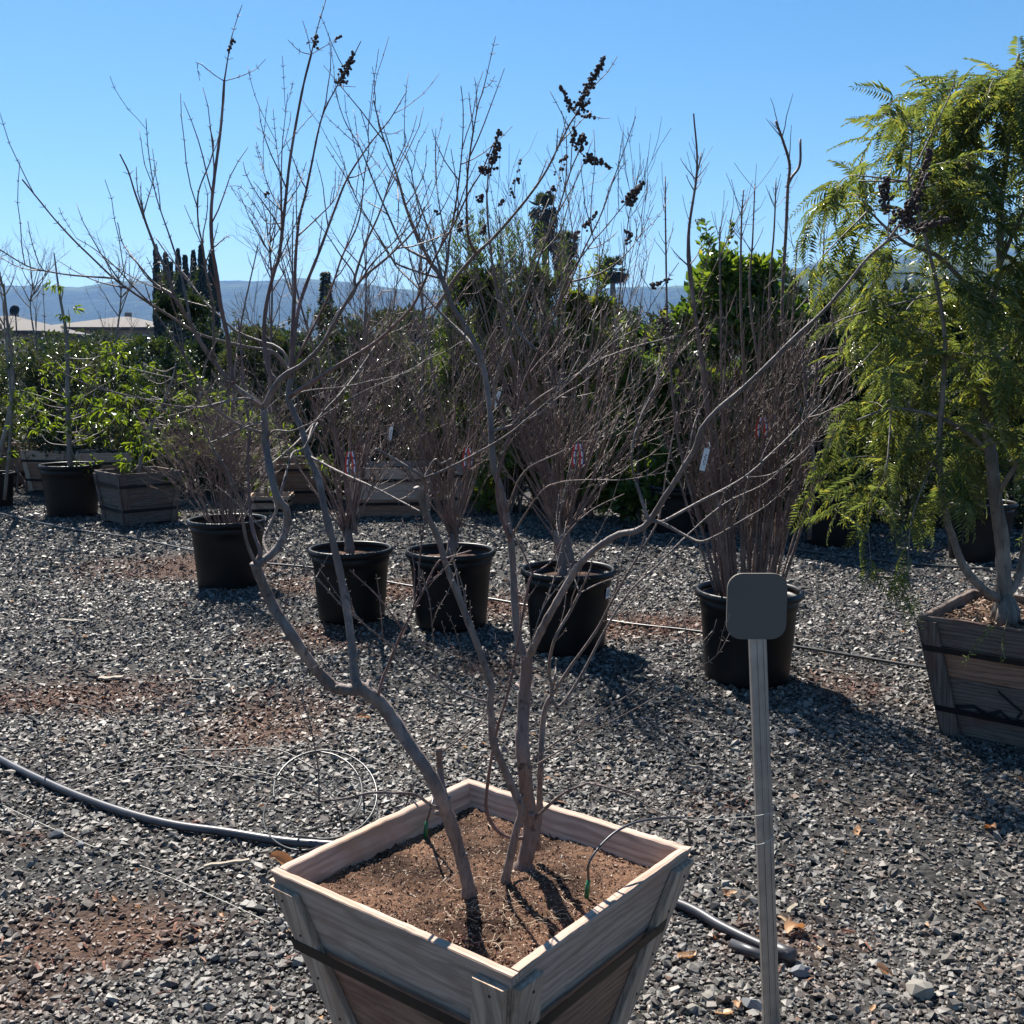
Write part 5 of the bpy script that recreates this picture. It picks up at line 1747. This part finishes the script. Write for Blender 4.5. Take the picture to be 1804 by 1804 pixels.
# single shoots that stick out of the crown towards the sky and to the left
for pts in ([(1640, 250), (1605, 225), (1565, 205), (1562, 190), (1582, 170)], [(1560, 330), (1520, 310), (1490, 312), (1470, 330)], [(1530, 350), (1500, 320), (1478, 335), (1462, 370)], [(1700, 170), (1680, 150), (1655, 148)],
            [(1620, 760), (1560, 830), (1530, 900), (1535, 1000)], [(1650, 800), (1610, 900), (1600, 990), (1605, 1050)], [(1540, 560), (1490, 560), (1450, 590)], [(1500, 440), (1460, 440), (1432, 470)]):
    co = np.array([P(x, y, TY - .3 + rng.uniform(-.1, .1)) for x, y in pts])
    co[0] = LP[np.argmin(((LP - co[0]) ** 2).sum(1))]
    sp = spline(co, 5)
    tws.tube(sp - PO, np.linspace(.0035, .001, len(sp)), 4, False)
    for k in range(4, len(sp)):
        if rng.uniform() < .75:
            dd = unit(unit(sp[k] - sp[k - 1]) * .5 + rng.normal(0, .5, 3) + np.array((-.2, 0, -.25)))
            FR.append((sp[k], dd, rng.uniform(.6, 1.0)))
o = tws.build('twig', M['bark_grey'], pep)
o['kind'] = 'stuff'


def frond_matrix(d, rng):
    x = unit(d)
    up = unit(np.array((0, 0, 1.0)) + rng.normal(0, .35, 3))
    y = unit(np.cross(up, x))
    z = np.cross(x, y)
    return np.stack([x, y, z], 1)


vis = []
for i, (p, d, s) in enumerate(FR):
    inside = (p[0] / p[1]) < .47
    vis.append((p[1] if inside else 99, i))
near = set(i for _, i in sorted(vis)[:300])
vs, fs, off = [], [], 0
for i, (p, d, s) in enumerate(FR):
    k = int(rng.integers(0, 6))
    A = frond_matrix(d, rng)
    if i in near:
        o = link('frond', FM[k], None, pep)
        mat = Matrix([list(A[r] * s) + [float((p - PO)[r])] for r in range(3)] + [[0, 0, 0, 1]])
        o.matrix_local = mat
    else:
        v, f = FV[k]
        co = v @ A.T * s + (p - PO)
        vs.append(co)
        fs.append(f + off)
        off += len(co)
o = link('foliage', fast_mesh('foliage', np.concatenate(vs), np.concatenate(fs)), M['lf_pepper'], pep)
o['kind'] = 'stuff'
# suckers over the rim of the box
m = MB()
for pts in ([(1762, 1085), (1740, 1110), (1715, 1140), (1700, 1165)], [(1775, 1090), (1765, 1130), (1770, 1160)]):
    co = np.array([P(x, y, TY - .2 - .12 * j) for j, (x, y) in enumerate(pts)])
    m.tube(spline(co, 4) - PO, .0012, 3, False)
    for c in spline(co, 4)[3:]:
        a, b = leaves(np.repeat(c[None], 3, 0), rng.normal(size=(3, 3)), np.tile((0, 0, 1.0), (3, 1)), rng.uniform(.015, .03, 3), rng.uniform(.005, .008, 3))
        m.add(a - PO, b)
m.build('sucker', M['lf_pepper'], pep, False)

# ================================================================== FAR THINGS
def cypress(px, ytop, ybot, Y, hw, seed, label):
    rng = np.random.default_rng(seed)
    t, b = P(px, ytop, Y), P(px, ybot, Y)
    base = np.array((t[0], Y, 0.0))
    root = thing('cypress_tree', label, 'tree', tuple(base), 0, 'columnar cypress group')
    m = MB()
    m.tube([(0, 0, 0), (0, 0, t[2] * .6)], [.18, .06], 6)
    m.build('trunk', M['bark_grey'], root)
    n = 4200
    zz = rng.uniform(.04, 1, n) ** .9
    w = hw * Y / FPX * np.interp(zz, [0, .1, .5, .75, .9, 1], [.75, .95, .9, .62, .3, .02]) * (1 + .12 * np.sin(zz * 40 + seed))
    a = rng.uniform(0, 6.28, n)
    q = rng.uniform(0, 1, n) ** .35
    pos = np.stack([np.cos(a) * w * q, np.sin(a) * w * q, zz * t[2] * .97], -1)
    d = unit(np.stack([np.cos(a) * .3, np.sin(a) * .3, np.ones(n)], -1) + rng.normal(0, .12, (n, 3)))
    L = rng.uniform(.18, .4, n)
    co, f = leaves(pos, d, rng.normal(size=(n, 3)), L, L * .5)
    o = link('crown', fast_mesh('crown', co, f), M['lf_cyp'], root)
    o['kind'] = 'stuff'


for px, yt, hw, s, lab in ((274, 430, 8, 1, 'narrow dark cypress, leftmost of the cypress group'), (291, 444, 8, 2, 'dark cypress second from the left in the cypress group'), (300, 462, 9, 3, 'low dark cypress in the left half of the cypress group'),
                           (313, 438, 7, 4, 'pointed dark cypress in the middle of the cypress group'), (326, 450, 8, 5, 'dark cypress just right of the middle of the cypress group'), (340, 440, 9, 6, 'dark cypress left of the broadest in the cypress group'),
                           (354, 430, 14, 7, 'broadest and tallest dark cypress of the cypress group'), (372, 446, 10, 8, 'dark cypress at the right end of the cypress group')):
    cypress(px, yt, 640, 70 + (s * 37 % 5) * 1.5, hw, s, lab)


def palm(px, ytop, Y, crown_px, skirt_px, seed, label):
    rng = np.random.default_rng(seed)
    c = P(px, ytop, Y)
    s = Y / FPX
    root = thing('palm_tree', label, 'tree', (c[0], Y, 0), 0, 'distant fan palms')
    h = c[2] - crown_px * s * .6
    m = MB()
    zs = np.linspace(0, h, 9)
    m.tube([(math.sin(z * .2) * .08, 0, z) for z in zs], np.linspace(.26, .17, 9), 8)
    m.build('trunk', M['bark_grey'], root)
    for i in range(26):
        a = rng.uniform(0, 6.28)
        el = rng.uniform(-.35, 1.35)
        d = np.array((math.cos(a) * math.cos(el), math.sin(a) * math.cos(el), math.sin(el)))
        L = crown_px * s * rng.uniform(.75, 1.05)
        q = MB()
        tip = np.array((0, 0, h)) + d * L * .5
        q.tube([(0, 0, h), tuple(tip)], [.03, .02], 3, False)
        n = 13
        fan = np.linspace(-1.25, 1.25, n)
        sd = unit(np.cross(d, (0, 0, 1.0)) + rng.normal(0, .1, 3))
        dirs = np.cos(fan)[:, None] * d + np.sin(fan)[:, None] * sd + np.array((0, 0, -.22))
        co, f = leaves(np.repeat(tip[None], n, 0), dirs, np.repeat(np.cross(d, sd)[None], n, 0), np.full(n, L * .6) * rng.uniform(.8, 1.1, n), np.full(n, L * .12))
        q.add(co, f)
        q.build('frond', M['lf_palm'], root, False)
    n = 1500
    a = rng.uniform(0, 6.28, n)
    zz = h - rng.uniform(-.1, 1, n) * skirt_px * s
    r = rng.uniform(.3, 1, n) * crown_px * s * .72 * np.clip(1.15 - .45 * (h - zz) / (skirt_px * s), .3, 1.2)
    co, f = leaves(np.stack([np.cos(a) * r, np.sin(a) * r, zz], -1), np.stack([np.cos(a) * .4, np.sin(a) * .4, -np.ones(n)], -1) + rng.normal(0, .2, (n, 3)), rng.normal(size=(n, 3)), rng.uniform(.3, .9, n) * crown_px * s * .5, np.full(n, crown_px * s * .07))
    o = link('dead_skirt', fast_mesh('dead_skirt', co, f), M['skirt'], root)
    o['kind'] = 'stuff'


palm(959, 350, 58, 31, 64, 1, 'tallest shaggy fan palm with a long brown skirt of dead leaves')
palm(994, 408, 60, 30, 48, 2, 'shaggy fan palm right beside the tallest one, shorter')
palm(1078, 460, 75, 33, 8, 3, 'small fan palm standing alone right of the two shaggy palms')


def conifer(px, ytop, ybot, Y, hw, seed, label):
    rng = np.random.default_rng(seed)
    t = P(px, ytop, Y)
    root = thing('conifer_tree', label, 'tree', (t[0], Y, 0))
    m = MB()
    m.tube([(0, 0, 0), (0, 0, t[2])], [.25, .03], 6)
    m.build('trunk', M['bark_grey'], root)
    n = 2600
    zz = rng.uniform(.1, 1, n)
    w = hw * Y / FPX * (1.05 - zz) ** .8 * (1 + .25 * np.sin(zz * 60))
    a = rng.uniform(0, 6.28, n)
    pos = np.stack([np.cos(a) * w, np.sin(a) * w, zz * t[2]], -1) * np.stack([rng.uniform(.3, 1, n)] * 2 + [np.ones(n)], -1)
    co, f = leaves(pos, np.stack([np.cos(a), np.sin(a), -.25 * np.ones(n)], -1), rng.normal(0, .3, (n, 3)) + (0, 0, 1), np.full(n, .34), np.full(n, .14))
    o = link('crown', fast_mesh('crown', co, f), M['lf_far'], root)
    o['kind'] = 'stuff'


conifer(573, 478, 620, 70, 20, 31, 'far dark conifer in front of the blue hill')


def house(px0, px1, yr, ye, Y, seed, label, depth=9.0):
    """low house with a hip roof, eaves, walls and windows"""
    s = Y / FPX
    x0, x1 = P(px0, ye, Y)[0], P(px1, ye, Y)[0]
    ze, zr = P(px0, ye, Y)[2], P(px0, yr, Y)[2]
    w = x1 - x0
    cx = (x0 + x1) / 2
    root = thing('house', label, 'house', (cx, Y + depth / 2, 0))
    m = MB()
    m.box((0, 0, ze / 2), (w - 1.0, depth - 1.0, ze))
    wl = m.build('wall', M['stucco'], root, False)
    hw, hd = w / 2, depth / 2
    rl = max(.4, hw - hd)
    m = MB()
    co = [(-hw, -hd, ze), (hw, -hd, ze), (hw, hd, ze), (-hw, hd, ze), (-rl, 0, zr), (rl, 0, zr), (-hw, -hd, ze - .22), (hw, -hd, ze - .22), (hw, hd, ze - .22), (-hw, hd, ze - .22)]
    m.add(co, [(0, 1, 5), (0, 5, 4), (2, 3, 4), (2, 4, 5), (1, 2, 5), (3, 0, 4), (0, 6, 7), (0, 7, 1), (1, 7, 8), (1, 8, 2), (2, 8, 9), (2, 9, 3), (3, 9, 6), (3, 6, 0), (6, 8, 7), (6, 9, 8)])
    rf = m.build('roof', M['roof'], root, False)
    m = MB()
    m.box((rl * .4, .6, zr - .1), (.5, .5, 1.0))
    m.build('vent', M['stucco'], rf, False)
    for i in range(3):
        xx = -hw + w * (.22 + .28 * i)
        m = MB()
        m.box((xx, -hd + .49, ze - 1.3), (1.5, .06, 1.1))
        wd = m.build('window', M['glass'], root, False)
        m = MB()
        for dx, dz, sx, sz in ((-.8, 0, .1, 1.3), (.8, 0, .1, 1.3), (0, .6, 1.7, .1), (0, -.6, 1.7, .1), (0, 0, .05, 1.1)):
            m.box((xx + dx, -hd + .45, ze - 1.3 + dz), (sx, .08, sz))
        m.build('frame', M['trim'], wd, False)
    return root


house(62, 292, 552, 576, 95, 1, 'low tan house with a brown hip roof in front of the blue hill', 12)
house(-150, 62, 550, 582, 80, 2, 'tan house with a brown roof cut off by the left edge', 11)
m = MB()
dc = P(27, 547, 79.5)
root = thing('satellite_dish', 'dark satellite dish above the roof at the left edge', 'satellite dish', tuple(dc))
m.tube([(0, 0, -2.2), (0, 0, 0)], [.05, .05], 6)
m.build('mast', M['strap'], root)
m = MB()
prof, q = lathe([(0.0, 0.0), (.12, .01), (.27, .06), (.37, .12), (.36, .13), (.24, .066), (0.0, .02)], 24)
rot = np.array(Matrix.Rotation(R(75), 3, 'X'))
m.add(prof @ rot.T, np.concatenate([q[:, [0, 1, 2]], q[:, [0, 2, 3]]]))
m.build('dish', M['strap'], root)
# distant tree tops closing the yard
for i, (px, hw, yt, Y) in enumerate(((-60, 150, 592, 45), (140, 120, 598, 50), (450, 150, 585, 48), (700, 170, 560, 45), (880, 120, 545, 46), (1130, 150, 545, 45), (1330, 170, 520, 45), (1560, 180, 505, 42), (1790, 180, 500, 40))):
    bush('far_tree', ('round far tree at the far left, level with the roofs', 'small far tree below the tan house', 'far tree right of the cypress group', 'far tree behind the bare saplings', 'far tree behind the feathery shrubs',
                      'far tree under the lone palm', 'far tree behind the citrus bush', 'far tree seen through the pepper tree', 'far tree at the right edge')[i], px, hw, yt, 690, Y, 3000, .28, 'lf_far', 700 + i, .5, cat='tree')


# ================================================================== IRRIGATION, SIGN, SMALL THINGS
def ground_line(pts, r, z=None, m=8):
    co = []
    for p in pts:
        g = G(p[0], p[1])
        g[2] = float(ground_z(np.array([g[0]]), np.array([g[1]]))[0]) + r + .006 + (p[2] if len(p) > 2 else 0)
        co.append(g)
    return spline(co, m)


def hose(name, label, cat, pts, r, mat, k=10, root=None):
    m = MB()
    sp = ground_line(pts, r)
    m.tube(sp, r, k)
    o = m.build(name, M[mat])
    return tag(o, label, cat)


mh = thing('irrigation_hose', 'thick black irrigation hose curving behind the front planter box', 'hose')
m = MB()
sp = ground_line([(-90, 1290), (0, 1347), (100, 1395), (200, 1434), (300, 1463), (400, 1480), (500, 1492), (590, 1498), (760, 1512), (930, 1535), (1080, 1565), (1205, 1605), (1270, 1637), (1335, 1668), (1385, 1690)], .0135)
m.tube(sp, .0135, 12)
m.build('tube', M['hose'], mh)
m = MB()
q = sp[-9:]
e = unit(q[-1] - q[0])
m.tube([q[-1] - e * .06 + (0, 0, .004), q[-1] - e * .01 + (0, 0, .004), q[-1] + e * .02 + (0, 0, .004), q[-1] + e * .022 + (0, 0, .004)], [.0185, .0185, .0185, .0125], 12)
m.build('end_cap', M['hose'], mh)
m = MB()
off = np.array((-.035, -.035, .004))
m.tube([q[-1] - e * .13 + off, q[-1] - e * .02 + off], [.013, .013], 10)
m.build('clip_tube', M['hose'], mh)

hose('drip_line', 'sunlit drip line running along the ground behind the row of pots', 'hose', [(-60, 893), (30, 915), (120, 935), (230, 950), (330, 970), (440, 990), (560, 1006), (700, 1030), (870, 1058), (1080, 1097), (1230, 1119), (1400, 1146), (1520, 1163), (1640, 1183), (1760, 1200)], .0085, 'drip', 8)
hose('drip_line', 'dark drip line in the shade by the back row of pots at right', 'hose', [(1090, 925), (1200, 945), (1350, 965), (1500, 985), (1650, 1000), (1790, 1010)], .009, 'drip', 6)
hose('thin_wire', 'straight pale wire crossing the gravel left of the front box', 'wire', [(-40, 1402), (0, 1421), (150, 1489), (300, 1556), (420, 1608), (495, 1642)], .0011, 'string', 5)
# coils of thin tubing left of the box
def coil(label, c, rx, ry, turns, lift, seed, tail=(), r=.003, mat='drip'):
    rng = np.random.default_rng(seed)
    pts = []
    for i in range(int(turns * 14)):
        a = i / 14 * 6.283 + 1.0
        k = 1 + .12 * math.sin(a * .37 + seed) - .02 * i / 14
        pts.append((c[0] + math.cos(a) * rx * k, c[1] + math.sin(a) * ry * k, max(0, lift * math.sin(a * .5 + seed))))
    pts += list(tail)
    m = MB()
    m.tube(ground_line(pts, r, m=3), r, 5)
    tag(m.build('thin_tube', M[mat]), label, 'tubing')


def loops(label, spec, r=.003):
    """springy tubing standing in loops on the gravel: ellipses in photo pixels at a forward distance"""
    m = MB()
    for (cx, cy, rx, ry, a0, a1, Y, lean, tail) in spec:
        pts = []
        for a in np.linspace(R(a0), R(a1), 16):
            pts.append(P(cx + math.cos(a) * rx, cy + math.sin(a) * ry, Y - lean * math.sin(a)))
        for q in tail:
            g = G(q[0], q[1])
            g[2] = .012
            pts.append(g)
        m.tube(spline(pts, 3), r, 6)
    tag(m.build('thin_tube', M['drip']), label, 'tubing')


loops('springy black loops of thin drip tubing standing beside the front box', [(572, 1400, 92, 78, 200, 480, 3.05, .22, [(655, 1440)]), (560, 1395, 78, 70, 170, 400, 3.1, .25, [(640, 1400)])], .0032)
loops('pale thin tubing looped low over the thick hose beside the front box', [(532, 1440, 68, 58, 60, 330, 2.95, .28, [(610, 1500)]), (610, 1430, 55, 60, 190, 395, 3.0, .3, [(620, 1510)])], .0024)
hose('thin_tube', 'thin tube arching over the gravel from the left to the coil', 'tubing', [(120, 1392, .02), (200, 1365, .03), (300, 1343, .04), (400, 1341, .05), (490, 1345, .05), (560, 1372, .03)], .0026, 'drip', 5)
hose('thin_tube', 'second thin tube lying below the arching one on the gravel', 'tubing', [(130, 1396, .01), (220, 1375, .02), (340, 1362, .03), (450, 1368, .02), (520, 1385, .01)], .0024, 'drip', 5)
loops('thin loose loop of tubing on the gravel near the left edge', [(35, 1290, 45, 30, 0, 330, 3.9, .5, [(120, 1245), (190, 1265), (215, 1300), (190, 1345), (130, 1388)])], .0026)
hose('thin_wire', 'pale wire running from the earth patch towards the coil', 'wire', [(240, 1300), (350, 1338), (470, 1380), (600, 1420), (720, 1452)], .0011, 'string', 5)


def emitter(label, stake_px, tube_pts, Y0):
    """green drip stake in the soil with its black feed tube"""
    b = G(*stake_px, HB - .05)
    root = thing('drip_emitter', label, 'drip emitter', tuple(b))
    m = MB()
    m.tube([(0, 0, -.01), (.002, 0, .012), (.004, 0, .03)], [.0045, .0052, .0036], 8)
    m.build('stake', M['green_plastic'], root)
    m = MB()
    co = [b + (.004, 0, .03)] + [P(x, y, yy) for x, y, yy in tube_pts]
    m.tube(spline(co, 6) - b, .0026, 6)
    m.build('tube', M['hose'], root)


emitter('green drip emitter on an arched black tube near the right edge of the front box', (1033, 1576), [(1038, 1520, 1.93), (1059, 1489, 1.95), (1092, 1461, 1.98), (1136, 1445, 2.02), (1195, 1441, 2.08), (1212, 1456, 2.16), (1216, 1490, 2.2)], 1.9)
emitter('green drip emitter at the far left edge of the front box soil', (749, 1470), [(757, 1430, 2.12), (764, 1398, 2.16), (756, 1372, 2.2), (730, 1380, 2.3), (715, 1420, 2.36)], 2.1)

# ---- sign on a ribbed metal post
pb = G(1360, 1822)
ptop = P(1331, 1030, pb[1] + .03)
ax = unit(ptop - pb)
post = thing('sign_post', 'blank dark grey rounded sign on a ribbed galvanized post', 'sign', tuple(pb))
sx = unit(np.cross(ax, (0, 1, 0)))
sy = np.cross(sx, ax)
W2 = .0165
prof = []
nr = 5
for i in range(nr):
    x0 = -W2 + 2 * W2 * i / nr
    x1 = -W2 + 2 * W2 * (i + 1) / nr
    dd = -.0025 if i % 2 else 0.0
    prof += [(x0 + .0004, -.010 - dd), (x1 - .0004, -.010 - dd)]
prof += [(W2 + .0015, -.006), (W2 + .0015, .010), (W2 - .001, .010), (W2 - .001, -.004), (-W2 + .001, -.004), (-W2 + .001, .010), (-W2 - .0015, .010), (-W2 - .0015, -.006)]
prof = np.array(prof)
n = len(prof)
ring = lambda c: c + prof[:, :1] * sx - prof[:, 1:] * -sy
a, b = ring(pb - pb - ax * .06), ring(ptop - pb - ax * .012)
m = MB()
co = np.concatenate([a, b])
tri = []
for i in range(n):
    j = (i + 1) % n
    tri += [(i, j, n + j), (i, n + j, n + i)]
m.add(co, tri)
M['steel'] = plain('galvanized steel', (.40, .39, .385), .36, .2, 25, metal=.85)
m.build('post', M['steel'], post, False)
# plate: rounded rectangle with thickness
c = P(1333, 1068, pb[1] - .012) - pb
hw_, hh_, rd = 53.5 * pb[1] / FPX, 60 * pb[1] / FPX, 27 * pb[1] / FPX
out = []
for (qx, qz, a0) in ((1, 1, 0), (-1, 1, 90), (-1, -1, 180), (1, -1, 270)):
    for a in np.linspace(a0, a0 + 90, 7):
        out.append((qx * (hw_ - rd) + rd * math.cos(R(a)), qz * (hh_ - rd) + rd * math.sin(R(a))))
out = np.array(out)
n = len(out)
m = MB()
f_ = np.stack([out[:, 0], np.full(n, -.003), out[:, 1]], -1) + c
b_ = f_ + (0, .006, 0)
co = np.concatenate([f_, b_, [c + (0, -.003, 0)], [c + (0, .003, 0)]])
tri = []
for i in range(n):
    j = (i + 1) % n
    tri += [(2 * n, i, j), (2 * n + 1, n + j, n + i), (i, n + i, n + j), (i, n + j, j)]
m.add(co, tri)
m.build('sign_plate', M['sign'], post, False)
# tie wire round the post
m = MB()
yy = pb[1]
m.tube(spline([P(1190, 1443, yy - .12), P(1240, 1444, yy - .1), P(1300, 1440, yy - .05), P(1335, 1437, yy - .022), P(1362, 1432, yy - .01), P(1366, 1440, yy + .02), P(1362, 1470, yy + .01), P(1360, 1478, yy - .015), P(1335, 1488, yy - .022), P(1300, 1478, yy - .03), P(1240, 1450, yy - .08)], 5), .0009, 4)
tag(m.build('tie_wire', M['string']), 'thin wire looped round the ribbed sign post', 'wire')

# ---- ribbons and tags hanging in the shrubs
def ribbon(px, py, hpx, Y, label, seed):
    rng = np.random.default_rng(seed)
    s = Y / FPX
    c = P(px, py, Y)
    root = thing('striped_ribbon', label, 'ribbon', tuple(c))
    for k, sg in enumerate((-1, 1)):
        n = 9
        L = hpx * s
        edge = [np.array((sg * .008 + sg * .012 * math.sin(i / n * 2.4), .004 * sg, -L * i / n)) for i in range(n + 1)]
        for band, mt in enumerate(('tag_red', 'tag_white', 'tag_blue')):
            m = MB()
            for i in range(n):
                bw_ = (.0095, .0065, .003)[band]
                x0 = (-.011, -.0014, .0052)[band]
                x1 = x0 + bw_ - .0001
                if band == 1 and i % 3 == 2:
                    continue
                a, b = edge[i], edge[i + 1]
                m.add([a + (x0, 0, 0), a + (x1, 0, 0), b + (x1, 0, 0), b + (x0, 0, 0), a + (x0, .001, 0), a + (x1, .001, 0), b + (x1, .001, 0), b + (x0, .001, 0)], [(0, 2, 1), (0, 3, 2), (4, 5, 6), (4, 6, 7)])
            m.build('stripe', M[mt], root, False)
    m = MB()
    m.tube([(0, 0, .03), (0, 0, 0)], [.001, .001], 4)
    m.build('tie', M['string'], root)


ribbon(617, 796, 40, POTS['p2'][0][1] - .25, 'red, white and blue ribbon on the shrub in the second pot', 1)
ribbon(824, 790, 34, POTS['p3'][0][1] - .2, 'red and white ribbon in the shrub of the middle pot', 2)
ribbon(1018, 782, 40, POTS['p4'][0][1] - .3, 'red, white and blue ribbon in the large bare shrub', 3)
ribbon(1343, 735, 36, POTS['p5'][0][1] - .1, 'faded ribbon among the dense upright shoots', 4)


def plant_tag(px, py, Y, hpx, tilt, label):
    s = Y / FPX
    c = P(px, py, Y)
    root = thing('plant_tag', label, 'tag', tuple(c))
    root.rotation_euler = (0, tilt, 0)
    h = hpx * s
    m = MB()
    m.box((0, 0, -h / 2), (h * .24, .0015, h))
    t = m.build('label_strip', M['tag_white'], root, False)
    m = MB()
    for i in range(5):
        m.box((h * .02 * (-1) ** i, -.0016, -h * (.3 + .1 * i)), (h * .05, .001, h * .06))
    m.build('writing', M['ink'], t, False)
    m = MB()
    m.tube([(0, 0, h * .3), (.01, 0, h * .12), (0, 0, 0)], .0012, 4)
    m.build('tie', M['tag_white'], root)


plant_tag(1246, 790, POTS['p5'][0][1] - .3, 40, R(12), 'white plant tag with handwriting on the dense upright shrub')
plant_tag(690, 752, POTS['p3'][0][1] - .1, 24, R(10), 'small white plant tag hanging left of the front tree\'s middle stem')
plant_tag(880, 690, POTS['p4'][0][1] - .2, 28, R(20), 'curled white tag in the large bare shrub')

# ---- litter on the gravel
def dry_leaf_mesh(seed):
    r = np.random.default_rng(seed)
    n, k = 9, 5
    L, W = 1.0, r.uniform(.3, .42)
    co = []
    for i in range(n):
        t = i / (n - 1)
        w = W * math.sin(math.pi * min(.97, t * .9 + .05)) ** .8
        for j in range(k):
            u = j / (k - 1) * 2 - 1
            co.append((t * L - .5, u * w * .8 + .04 * math.sin(t * 7), .25 * u * u * w * 2 + .16 * math.sin(t * 3.1 + seed) + .03 * r.normal()))
    ii = (np.arange(n - 1)[:, None] * k + np.arange(k - 1)[None, :]).ravel()
    me = fast_mesh('dry_leaf', np.array(co), np.stack([ii, ii + 1, ii + k + 1, ii + k], -1), 4, True)
    me.materials.append(M['dryleaf'])
    return me


DL = [dry_leaf_mesh(s) for s in range(5)]


def on_ground(o, px, py, s, dz=0.012):
    g = G(px, py)
    o.location = (g[0], g[1], float(ground_z(g[:1], g[1:2])[0]) + dz)
    o.scale = (s, s, s)


rng = np.random.default_rng(9)
spots = [(1400, 1640, .07, 'large curled tan dry leaf right of the sign post'), (1385, 1625, .05, 'narrow reddish dry leaf touching the large curled leaf by the post'), (1560, 1717, .06, 'reddish brown dry leaf on the gravel at lower right'),
         (1210, 1685, .055, 'orange brown dry leaf right of the front box, below the hose'), (1275, 1787, .04, 'pale yellow dry leaf near the foot of the sign post'), (1300, 1775, .03, 'orange dry leaf near the foot of the sign post'),
         (1745, 1465, .055, 'curved tan leaf on the gravel at the right edge'), (1730, 1600, .035, 'pale crescent leaf at the right edge, nearer'), (1510, 1467, .045, 'dark leaf on the gravel right of the sign post'),
         (1290, 1575, .03, 'small orange leaf between the front box and the post'), (560, 1185, .05, 'pale dry leaf beside the earth patch'), (640, 1268, .06, 'pale papery leaf left of the front tree trunk')]
for i, (px, py, s, lab) in enumerate(spots):
    o = link('dry_leaf', DL[i % 5])
    on_ground(o, px, py, s)
    o.rotation_euler = (rng.uniform(-.3, .3), rng.uniform(-.3, .3), rng.uniform(0, 6.28))
    tag(o, lab, 'leaf', 'dry leaves on the gravel')
o = link('dry_leaf', DL[2])
o.location = G(505, 1518, .46)
o.location.z = .455
o.scale = (.075, .075, .075)
o.rotation_euler = (.2, .3, .2)
tag(o, 'orange brown dry leaf caught at the left corner of the front box', 'leaf', 'dry leaves on the gravel')
lv = []
for me in DL:
    v = np.zeros(len(me.vertices) * 3)
    me.vertices.foreach_get('co', v)
    q = np.array([list(p.vertices) for p in me.polygons])
    lv.append((v.reshape(-1, 3), np.concatenate([q[:, [0, 1, 2]], q[:, [0, 2, 3]]])))
n = 190
y = rng.uniform(1.7, 9, n)
x = rng.uniform(-.5, .5, n) * y
co, tr, _ = scatter(lv, np.stack([x, y, ground_z(x, y) + .014], -1), rng.uniform(.01, .028, n), rot_mats(n, .4, rng))
tag(link('leaf_litter', fast_mesh('leaf_litter', co, tr, 3, True), M['dryleaf']), 'tiny dry leaf scraps scattered over the gravel', 'leaf litter', kind='stuff')

for i, (px, py, L, w, rz, lab) in enumerate(((400, 1533, .13, .014, .25, 'thin flat wood stick on the gravel left of the front box'), (128, 1096, .16, .02, .1, 'small pale wood scrap on the gravel at left'), (195, 1197, .12, .03, -.05, 'short brown wood scrap in the earth patch at left'),
                                           (355, 1203, .14, .012, .05, 'thin pale stick near the earth patch'), (1225, 1358, .08, .012, -.6, 'short pale stick on the gravel behind the front box'), (1450, 1595, .05, .01, 1.2, 'tiny pale stick right of the post'),
                                           (1395, 1605, .06, .012, 1.0, 'small straw coloured stick beside the post'))):
    m = MB()
    n = 6
    pts = [(L * (j / n - .5), .004 * math.sin(j + i), .002 * math.sin(j * 2)) for j in range(n + 1)]
    co = []
    for p in pts:
        wj = w / 2 * rng.uniform(.8, 1.1)
        co += [(p[0], p[1] - wj, p[2] - .003), (p[0], p[1] + wj, p[2] - .003), (p[0], p[1] + wj * .9, p[2] + .004), (p[0], p[1] - wj * .9, p[2] + .004)]
    tri = []
    for j in range(n):
        for a in range(4):
            b = (a + 1) % 4
            tri += [(j * 4 + a, j * 4 + b, j * 4 + 4 + b), (j * 4 + a, j * 4 + 4 + b, j * 4 + 4 + a)]
    tri += [(0, 2, 1), (0, 3, 2), (n * 4, n * 4 + 1, n * 4 + 2), (n * 4, n * 4 + 2, n * 4 + 3)]
    m.add(co, tri)
    o = m.build('wood_scrap', M['chip'], None, False)
    on_ground(o, px, py, 1.0, .016)
    o.rotation_euler = (rng.uniform(-.08, .08), rng.uniform(-.08, .08), rz)
    tag(o, lab, 'stick')

# a few larger loose stones
M['pale_stone'] = plain('pale loose stone', (.19, .175, .15), .75, .3, 60, bumps=.3)
M['grey_stone'] = plain('grey loose stone', (.15, .155, .165), .7, .3, 60, bumps=.3)
sv = [stone_variant(900 + s, 22, .6) for s in range(5)]
for i, (px, py, s, mt, lab) in enumerate(((1250, 1757, .02, 'pale_stone', 'rounded pale stone between the front box and the sign post'), (1220, 1778, .02, 'pale_stone', 'flat pale stone by the lower right corner of the front box'), (1395, 1297, .03, 'grey_stone', 'flat grey stone behind the sign post'),
                                         (1762, 1585, .018, 'pale_stone', 'pale yellow pebble at the right edge'), (100, 1472, .024, 'grey_stone', 'rounded grey stone left of the thick hose'), (152, 1468, .024, 'pale_stone', 'tan stone below the thick hose'),
                                         (142, 1492, .02, 'grey_stone', 'round grey pebble above the pale wire'), (1410, 1714, .026, 'grey_stone', 'round grey stone right of the sign post foot'), (1620, 1752, .035, 'pale_stone', 'long pale stone at lower right'),
                                         (1326, 1775, .028, 'grey_stone', 'angular grey stone left of the sign post foot'))):
    v, f = sv[i % 5]
    o = link('loose_stone', fast_mesh('loose_stone', v, f, 3, False), M[mt])
    on_ground(o, px, py, s, s * .45)
    o.rotation_euler = (rng.uniform(-.2, .2), rng.uniform(-.2, .2), rng.uniform(0, 6.28))
    tag(o, lab, 'stone')
